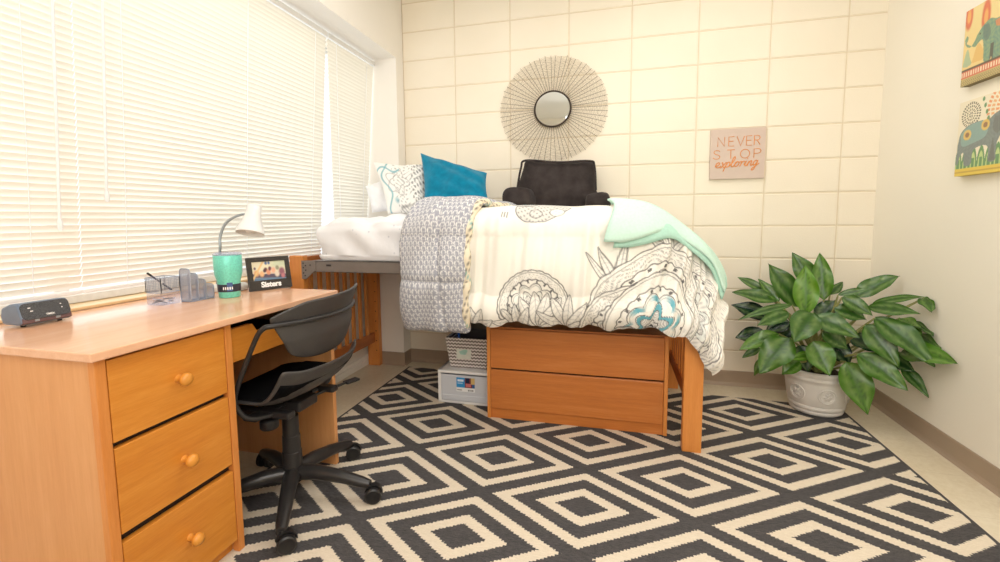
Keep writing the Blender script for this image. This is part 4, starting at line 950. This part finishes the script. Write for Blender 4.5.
# canvas sign
SG = empty('wall_sign', (2.275, 0, 1.345), 'blush square sign reading NEVER STOP exploring', 'sign')
qd = [at(709.5, 179.5, 1, -.022), at(764, 178, 1, -.022), at(766.5, 126.5, 1, -.022), at(711, 130, 1, -.022)]
vs = [tuple(q) for q in qd] + [(q[0], -0.001, q[2]) for q in qd]
build('board', MB().add(vs, [(0, 1, 2, 3), (7, 6, 5, 4), (0, 4, 5, 1), (1, 5, 6, 2), (2, 6, 7, 3), (3, 7, 4, 0)]), M['sign'], SG, bevel=0.002)
def sg(a_, b_):   # a,b in 0..1 of the board
    p = (1-a_)*(1-b_)*qd[0] + a_*(1-b_)*qd[1] + a_*b_*qd[2] + (1-a_)*b_*qd[3]; return (p[0], -0.0228, p[2])
GL = {'N': [[(0, 0), (0, 1), (.75, 0), (.75, 1)]], 'E': [[(.6, 1), (0, 1), (0, 0), (.6, 0)], [(0, .52), (.52, .52)]], 'V': [[(0, 1), (.4, 0), (.8, 1)]],
      'R': [[(0, 0), (0, 1), (.35, 1), (.55, .93), (.62, .77), (.55, .6), (.35, .52), (0, .52)], [(.3, .52), (.65, 0)]],
      'S': [[(.62, .84), (.5, .96), (.32, 1), (.12, .93), (.06, .76), (.16, .6), (.35, .52), (.55, .42), (.64, .25), (.55, .07), (.33, 0), (.12, .05), (0, .2)]],
      'T': [[(0, 1), (.7, 1)], [(.35, 1), (.35, 0)]], 'O': [[(.42+.42*math.cos(q), .5+.5*math.sin(q)) for q in np.linspace(0, 2*PI, 22)]],
      'P': [[(0, 0), (0, 1), (.35, 1), (.55, .93), (.62, .75), (.55, .57), (.35, .48), (0, .48)]]}
def strokes(word, xs, y0, h, w, r_):
    m = MB()
    for ch, x0 in zip(word, xs):
        for st_ in GL[ch]: m.tube([sg(x0+p[0]*w, y0+p[1]*h) for p in st_], r_, 6)
    return m
m = strokes('NEVER', [.135, .335, .485, .655, .795], .655, .185, .165, .0022); m2 = strokes('STOP', [.055, .31, .555, .80], .405, .175, .20, .0022); m.add(m2.v, m2.f)
build('capital_lettering', m, M['letter_gold'], SG)
# cursive word: unit x-height strokes
cur = [[(0, .35), (.30, .45), (.48, .75), (.36, 1.0), (.16, .85), (.10, .40), (.25, .05), (.50, .08), (.68, .40)],            # e
       [(.68, .9), (.80, .95), (.88, .5), (1.0, .05), (1.15, .1)], [(1.18, 1.0), (1.0, .6), (.72, .0), (.62, .02)],             # x
       [(1.15, .1), (1.32, .95), (1.2, .2), (1.05, -.75)], [(1.22, .45), (1.42, .98), (1.62, .85), (1.58, .3), (1.38, .03), (1.22, .2)], # p
       [(1.55, .12), (1.85, .7), (2.10, 1.6), (2.0, 1.95), (1.86, 1.5), (1.82, .5), (1.9, .05), (2.1, .15)],                  # l
       [(2.1, .15), (2.25, .6), (2.45, .98), (2.25, .8), (2.2, .3), (2.35, .03), (2.58, .3), (2.62, .8), (2.45, .98), (2.6, .85), (2.8, .95)],  # o
       [(2.8, .95), (2.9, .9), (2.86, .4), (2.80, .0)], [(2.86, .45), (3.0, .85), (3.15, .98), (3.24, .85)],                    # r
       [(3.2, .3), (3.4, .95), (3.33, .3), (3.42, .03), (3.58, .3)], [(3.47, 1.35), (3.50, 1.45)],                              # i
       [(3.55, .2), (3.72, .95), (3.66, .5), (3.60, .0)], [(3.64, .4), (3.85, .92), (4.0, .9), (3.96, .4), (4.02, .05), (4.2, .3)],  # n
       [(4.6, .85), (4.42, .98), (4.22, .6), (4.3, .08), (4.5, .3), (4.66, .95), (4.56, .1), (4.40, -.7), (4.2, -.8), (4.2, -.5), (4.5, -.1), (4.85, .4)]]  # g
m = MB()
for st_ in cur: m.tube([sg(.085+(p[0]+.12*p[1])*.166, .225+p[1]*.105+p[0]*.006) for p in crom(st_, 6)], .0030, 6)
build('script_lettering', m, M['letter_gold'], SG)

# elephant canvases on the right wall
def inpoly(X, Y, poly):
    r_ = np.zeros(X.shape, bool); n_ = len(poly)
    for i in range(n_):
        x1, y1 = poly[i]; x2, y2 = poly[(i+1) % n_]
        if y1 == y2: continue
        r_ ^= ((y1 > Y) != (y2 > Y)) & (X < (x2-x1)*(Y-y1)/(y2-y1)+x1)
    return r_
def sp_(poly, n=5): return [tuple(p) for p in crom([np.array(q) for q in poly+poly[:1]], n)[:-1]]
NC = 150
CA, CB = np.meshgrid(np.linspace(0, 1, NC), np.linspace(0, 1, NC), indexing='ij')
def canvas(name, label, y0, y1, z0, z1, colr, x_=XR, th=0.032):
    colr = colr*0.80 + np.array(S(236, 222, 190))*0.20
    root = empty(name, (x_, (y0+y1)/2, z0), label, 'picture', 'elephant canvases')
    e_ = build('stretcher', bx(x_-th+.0005, x_-.0005, y1, y0, z0, z1), plain('canvas edge', tuple(colr[NC//2, 2]*.9), 0.8), root)
    m = MB(); m.grid(np.stack([np.full(CA.shape, x_-th), y0+(y1-y0)*CA, z0+(z1-z0)*CB], -1)); build('printed_face', m, M['canvas'], root, col=colr, recalc=False)
    return root
tx = 0.5+0.5*np.sin(CA*61+3*np.sin(CB*27))*np.sin(CB*53+2*np.sin(CA*33))
# upper: ochre ground, red drops, teal elephant facing left, striped hem
c = np.ones((NC, NC, 3))*np.array(S(240, 216, 150)); put(np.clip(1-CB*1.2, 0, 1)*.5, S(236, 190, 110))
for (a_, b_, w_) in ((.06, .90, .07), (.36, .78, .075), (.66, .92, .08), (.95, .80, .08)):
    dd = np.hypot((CA-a_)/w_, (CB-b_)/(.17*(1+.5*(CB > b_)))); put(np.clip(1.15-dd, 0, 1)*3*.8, S(224, 96, 56)); put(np.clip(1.0-dd*1.9, 0, 1)*3, S(240, 170, 90)); put(np.clip(1.0-np.abs(dd-.8)*6, 0, 1)*.6, S(196, 60, 44))
put(inpoly(CA, CB, sp_([(.03, .36), (.08, .48), (.13, .36), (.16, .26), (.02, .26)]))*.7, S(120, 180, 160)); put(inpoly(CA, CB, sp_([(.18, .3), (.26, .5), (.36, .38), (.40, .27), (.18, .27)]))*.7, S(228, 176, 86))
el = sp_([(.05, .56), (.08, .62), (.05, .66), (.02, .62), (.04, .54), (.12, .49), (.19, .54), (.24, .62), (.33, .70), (.44, .74), (.56, .70), (.75, .72), (.98, .66), (1.02, .4), (.98, .25), (.86, .25), (.84, .42), (.72, .46), (.66, .44), (.64, .22), (.52, .21), (.50, .26), (.48, .22), (.38, .23), (.36, .40), (.33, .52), (.26, .50), (.20, .47)])
put(inpoly(CA, CB, el)*1.0, S(70, 132, 124)); put(inpoly(CA, CB, el)*tx*.55, S(150, 176, 120)); put(inpoly(CA, CB, sp_([(.33, .70), (.42, .68), (.46, .55), (.40, .48), (.34, .56)]))*.7, S(44, 96, 104)); put(inpoly(CA, CB, sp_([(.52, .68), (.75, .71), (.95, .66), (.95, .56), (.72, .60), (.56, .60)]))*.9, S(214, 120, 70)); put(inpoly(CA, CB, el)*(CB < .42)*(np.abs(CA-.5) < .03), S(30, 60, 66))
put((np.hypot(CA-.28, CB-.61) < .012), S(20, 30, 30))
put((CB < .215)*(CB > .19), S(60, 40, 36)); put((CB <= .19)*(CB > .10), S(214, 96, 70)); put((CB <= .175)*(CB > .115)*(np.sin(CA*150) > 0), S(244, 220, 190)); put((CB <= .10), S(196, 172, 110)); put((CB <= .085)*(np.sin(CA*190)*np.sin(CB*190) > .2), S(110, 96, 60))
canvas('wall_canvas', 'square canvas of teal elephant under red drops, the upper of two', -.682, -1.0, 1.665, 1.983, c)
# lower: cream ground, sunburst medallions, grey blue elephant facing right, green arches, yellow hem
c = np.ones((NC, NC, 3))*np.array(S(244, 234, 212))
def burst(a_, b_, R2, cols, n_):
    r_ = np.hypot(CA-a_, CB-b_); th_ = np.arctan2(CB-b_, CA-a_)
    for i, k in enumerate(cols):
        q0, q1 = R2*(i+.25)/len(cols), R2*(i+.95)/len(cols); put((r_ > q0)*(r_ < q1)*(np.sin(n_*(i+1)*.5*th_+i) > -.25), k)
burst(.22, .80, .17, [S(70, 70, 66), S(120, 116, 100), S(84, 82, 74), S(70, 70, 66)], 14); burst(.84, .78, .36, [S(120, 180, 120), S(244, 190, 110), S(240, 150, 90), S(240, 176, 120), S(236, 150, 96)], 16)
for a_ in np.linspace(.42, .52, 4): put((np.hypot((CA-a_)/.02, (CB-(.96-(a_-.42)*2.6))/.03) < 1), S(70, 140, 90))
for a_ in np.linspace(.05, .98, 8):
    dd = np.abs(CA-a_)/.07; arch = (CB > .10)*(CB < .10+.27*np.sqrt(np.clip(1-dd**1.6, 0, 1))); put(arch*1.0, S(64, 140, 84)); arch2 = (CB > .10)*(CB < .10+.20*np.sqrt(np.clip(1-(dd*1.5)**1.6, 0, 1))); put(arch2*1.0, S(190, 212, 140)); put(arch2*(dd < .35)*(CB < .22), S(64, 140, 84))
el = sp_([(.02, .44), (.06, .58), (.18, .66), (.36, .69), (.52, .68), (.62, .73), (.74, .76), (.84, .70), (.90, .60), (.96, .44), (1.0, .40), (1.02, .46), (1.06, .40), (1.0, .32), (.92, .38), (.84, .50), (.76, .47), (.70, .40), (.68, .28), (.68, .15), (.57, .15), (.56, .30), (.50, .36), (.36, .35), (.30, .30), (.28, .14), (.16, .14), (.14, .30), (.08, .28), (.04, .16), (.01, .18)])
put(inpoly(CA, CB, el)*1.0, S(112, 132, 136)); put(inpoly(CA, CB, el)*tx*.6, S(84, 104, 120)); put(inpoly(CA, CB, sp_([(.06, .56), (.18, .65), (.36, .68), (.52, .66), (.50, .48), (.30, .42), (.10, .40)]))*.65, S(132, 180, 178)); put(inpoly(CA, CB, sp_([(.62, .70), (.72, .68), (.74, .55), (.68, .48), (.60, .56)]))*.6, S(72, 84, 94))
for (a_, b_) in ((.18, .54), (.48, .62)):
    put((np.hypot(CA-a_, CB-b_) < .07)*.9, S(232, 190, 84)); put((np.hypot(CA-a_, CB-b_) < .035), S(140, 90, 60))
put((np.hypot(CA-.82, CB-.62) < .012), S(20, 24, 26)); put(inpoly(CA, CB, [(.62, .45), (.68, .15), (.57, .15)])*.6, S(60, 70, 80))
put((CB < .10), S(232, 200, 60)); put((CB < .055)*(CB > .04), S(200, 160, 40))
canvas('wall_canvas', 'square canvas of grey elephant over green arches, the lower of two', -.690, -1.01, 1.277, 1.595, c)

# ------------------------------------------------------------------ potted plant
PX, PY = 2.668, -0.305
PL = empty('potted_plant', (PX, PY, RZ), 'leafy green houseplant in a white medallion pot in the corner', 'plant')
pprof = [(0.0, 0.0), (0.118, 0.0), (0.128, 0.006), (0.132, 0.018), (0.129, 0.026), (0.136, 0.032), (0.139, 0.046), (0.136, 0.055), (0.142, 0.064), (0.150, 0.12), (0.158, 0.18), (0.160, 0.196), (0.166, 0.200), (0.168, 0.212), (0.163, 0.220), (0.169, 0.226), (0.170, 0.245), (0.164, 0.25), (0.152, 0.25), (0.150, 0.225)]
po = build('pot', MB().lathe(pprof, 56, (PX, PY, RZ)), M['pot'], PL, smooth=50)
for ang in (-100, -45, -155):
    a_ = math.radians(ang+8); ra = 0.1505
    def med(p, q, off, a_=a_, ra=ra):
        th = a_ + p/ra; rr_ = 0.1425+(q+.125-.064)*0.145+off; return (PX+rr_*math.cos(th), PY+rr_*math.sin(th), RZ+0.125+q)
    m = MB()
    for R2, w_ in ((0.040, 0.0045), (0.031, 0.0025)):
        m.tube([med(R2*math.cos(q), R2*math.sin(q), 0.001) for q in np.linspace(0, 2*PI, 33)], w_, 8, cap=False)
    for k in range(6):
        q0 = k*PI/3; m.tube([med(0.004*math.cos(q0), 0.004*math.sin(q0), 0.001), med(0.014*math.cos(q0), 0.014*math.sin(q0), 0.002), med(0.024*math.cos(q0), 0.024*math.sin(q0), 0.0)], [0.003, 0.0065, 0.002], 6)
    build('medallion', m, M['pot'], po, smooth=60)
build('soil', MB().lathe([(0.0, 0.228), (0.08, 0.227), (0.151, 0.222)], 32, (PX, PY, RZ)), M['soil'], PL)
LV = MB(); LC = []; ST = MB()
def leaf(b, tp, wpx, yb, yt, bright=0.0, droop=0.05, face=0.65, twist=0.0):
    """leaf blade from base pixel b to tip pixel tp, on planes y=yb / y=yt"""
    B = at(b[0], b[1], 1, yb); T = at(tp[0], tp[1], 1, yt)
    if T[0] > XR-0.02:
        for k in range(60):
            yt -= 0.015; T = at(tp[0], tp[1], 1, yt)
            if T[0] < XR-0.02: break
    L = float(np.linalg.norm(T-B)); mid = (B+T)/2 + np.array([0, 0, 1])*droop*L*1.2
    dp = float(np.dot(mid-CAM, ff)); W = wpx*dp/F*0.5*0.98
    toc = CAM-mid; toc /= np.linalg.norm(toc); nv = toc*face + np.array([0, 0, 1])*(1-face); nv /= np.linalg.norm(nv)
    nu, nvv = 24, 13; rows = []; cols = []
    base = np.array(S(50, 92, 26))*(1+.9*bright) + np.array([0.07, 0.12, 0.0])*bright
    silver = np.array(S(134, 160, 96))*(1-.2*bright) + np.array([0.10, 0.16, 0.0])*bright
    dark = np.array(S(30, 64, 24))
    ph = random.uniform(0, 6)
    for i in range(nu):
        s_ = i/(nu-1); C = (1-s_)**2*B + 2*s_*(1-s_)*mid + s_*s_*T; tn = 2*(1-s_)*(mid-B) + 2*s_*(T-mid); tn /= np.linalg.norm(tn)
        sd = np.cross(tn, nv); sd /= np.linalg.norm(sd); up_ = np.cross(sd, tn)
        ww = W*(math.sin(PI*min(1, s_**0.76*0.99+0.008))**0.95)*(1.04 if s_ < .98 else 0.12)
        for j in range(nvv):
            q = -1+2*j/(nvv-1); und = 0.13*W*math.sin(s_*12+ph+q*2)*abs(q)**1.5
            pt = C + sd*ww*q + up_*(ww*0.22*abs(q)**1.2 + und); pt[0] = min(pt[0], XR-0.012-0.02*(1-abs(q))*0.2); pt[1] = min(pt[1], -0.012); rows.append(pt)
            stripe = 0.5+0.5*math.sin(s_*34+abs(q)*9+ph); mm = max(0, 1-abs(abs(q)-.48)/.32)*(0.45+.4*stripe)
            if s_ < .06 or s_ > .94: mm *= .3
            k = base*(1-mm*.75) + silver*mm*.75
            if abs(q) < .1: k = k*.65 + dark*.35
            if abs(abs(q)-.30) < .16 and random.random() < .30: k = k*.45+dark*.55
            k = k*(0.92+0.16*random.random())
            cols.append(k)
    LV.add(rows, [(i*nvv+j, (i+1)*nvv+j, (i+1)*nvv+j+1, i*nvv+j+1) for i in range(nu-1) for j in range(nvv-1)]); LC.extend(cols)
    ctr = np.array([PX+random.uniform(-.05, .05), PY+random.uniform(-.05, .05), RZ+0.225])
    mid2 = (B+ctr)/2 + np.array([0, 0, 0.05]); ST.tube(crom([ctr, mid2*.6+B*.2+ctr*.2, B], 4), [0.006]*8+[0.0035], 6)
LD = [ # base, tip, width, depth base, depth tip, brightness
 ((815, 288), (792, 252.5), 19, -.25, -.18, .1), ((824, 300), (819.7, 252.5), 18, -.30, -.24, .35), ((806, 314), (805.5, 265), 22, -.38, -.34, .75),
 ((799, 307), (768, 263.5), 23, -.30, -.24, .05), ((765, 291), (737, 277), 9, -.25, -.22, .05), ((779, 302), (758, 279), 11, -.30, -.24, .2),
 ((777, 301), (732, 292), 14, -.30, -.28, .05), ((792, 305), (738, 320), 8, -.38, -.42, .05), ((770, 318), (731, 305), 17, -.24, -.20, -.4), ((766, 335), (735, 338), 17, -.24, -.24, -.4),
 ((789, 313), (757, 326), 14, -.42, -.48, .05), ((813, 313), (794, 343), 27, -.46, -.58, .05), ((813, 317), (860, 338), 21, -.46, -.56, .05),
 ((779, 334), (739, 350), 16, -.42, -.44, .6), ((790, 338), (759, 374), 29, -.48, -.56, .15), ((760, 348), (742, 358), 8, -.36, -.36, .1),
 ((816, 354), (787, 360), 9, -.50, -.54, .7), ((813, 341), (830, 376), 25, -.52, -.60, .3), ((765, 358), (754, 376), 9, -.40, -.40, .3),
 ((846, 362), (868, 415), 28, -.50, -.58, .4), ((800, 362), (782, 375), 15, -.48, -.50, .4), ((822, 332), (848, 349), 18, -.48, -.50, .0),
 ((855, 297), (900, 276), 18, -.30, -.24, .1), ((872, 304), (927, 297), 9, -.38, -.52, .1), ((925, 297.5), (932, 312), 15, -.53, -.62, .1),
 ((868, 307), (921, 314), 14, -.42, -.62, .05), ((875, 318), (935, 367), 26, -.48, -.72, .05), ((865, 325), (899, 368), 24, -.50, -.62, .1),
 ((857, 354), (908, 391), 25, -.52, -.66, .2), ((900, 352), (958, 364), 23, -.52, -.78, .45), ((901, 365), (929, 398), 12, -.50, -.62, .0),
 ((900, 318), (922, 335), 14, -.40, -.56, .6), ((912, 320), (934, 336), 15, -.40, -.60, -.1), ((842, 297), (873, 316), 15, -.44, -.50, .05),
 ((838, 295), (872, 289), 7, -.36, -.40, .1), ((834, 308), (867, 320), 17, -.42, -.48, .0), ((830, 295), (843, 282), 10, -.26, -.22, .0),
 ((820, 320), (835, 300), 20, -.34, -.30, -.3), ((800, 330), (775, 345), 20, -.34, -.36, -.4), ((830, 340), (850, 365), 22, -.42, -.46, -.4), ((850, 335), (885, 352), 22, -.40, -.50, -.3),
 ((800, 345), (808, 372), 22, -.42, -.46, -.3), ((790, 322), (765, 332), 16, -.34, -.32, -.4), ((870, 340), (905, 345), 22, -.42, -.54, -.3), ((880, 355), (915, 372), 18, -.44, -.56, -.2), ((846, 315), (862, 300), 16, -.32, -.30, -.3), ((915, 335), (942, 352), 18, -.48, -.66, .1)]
for b_, t__, w_, yb_, yt_, br_ in LD:
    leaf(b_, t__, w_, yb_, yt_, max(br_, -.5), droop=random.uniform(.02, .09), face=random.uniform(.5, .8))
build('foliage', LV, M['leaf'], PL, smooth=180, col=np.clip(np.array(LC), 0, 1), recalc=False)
build('stems', ST, M['stem'], PL, smooth=60)

# ------------------------------------------------------------------ light
w = bpy.data.worlds.new('outdoor sky'); sc.world = w; w.use_nodes = True
bg = w.node_tree.nodes['Background']; bg.inputs[0].default_value = (0.97, 0.985, 1.0, 1); bg.inputs[1].default_value = 1.35
def area(name, loc, size, power, target, color=(1, 1, 1)):
    l = bpy.data.lights.new(name, 'AREA'); l.shape = 'RECTANGLE'; l.size, l.size_y = size; l.energy = power; l.color = color
    o = bpy.data.objects.new(name, l); COL.objects.link(o); o.location = loc
    o.rotation_euler = (Vector(target)-Vector(loc)).to_track_quat('-Z', 'Y').to_euler(); return o
area('ceiling_fill', (1.5, -1.6, 2.74), (2.2, 1.8), 30, (1.55, -1.75, 0), (1.0, 0.985, 0.965))  # unseen overhead area lamp, added as room fill
area('ceiling_fill', (2.1, -3.6, 2.74), (1.2, 1.4), 28, (2.1, -3.4, 0), (1.0, 0.98, 0.96))  # second unseen overhead fill, added towards the camera end
area('camera_fill', (1.7, -3.9, 1.9), (1.8, 1.4), 23, (2.1, -0.6, 0.8), (1.0, 0.985, 0.96))  # unseen fill lamp added behind the camera
area('daylight', (-1.2, -1.8, 1.9), (3.2, 1.8), 26, (0.4, -1.8, 1.2), (1.0, 0.99, 0.98))
sc.view_settings.view_transform = 'Standard'; sc.view_settings.look = 'None'; sc.view_settings.exposure = 0.03; sc.view_settings.gamma = 1.0
sc.cycles.max_bounces = 8; sc.cycles.diffuse_bounces = 5; sc.cycles.transparent_max_bounces = 16
sc.cycles.use_denoising = True
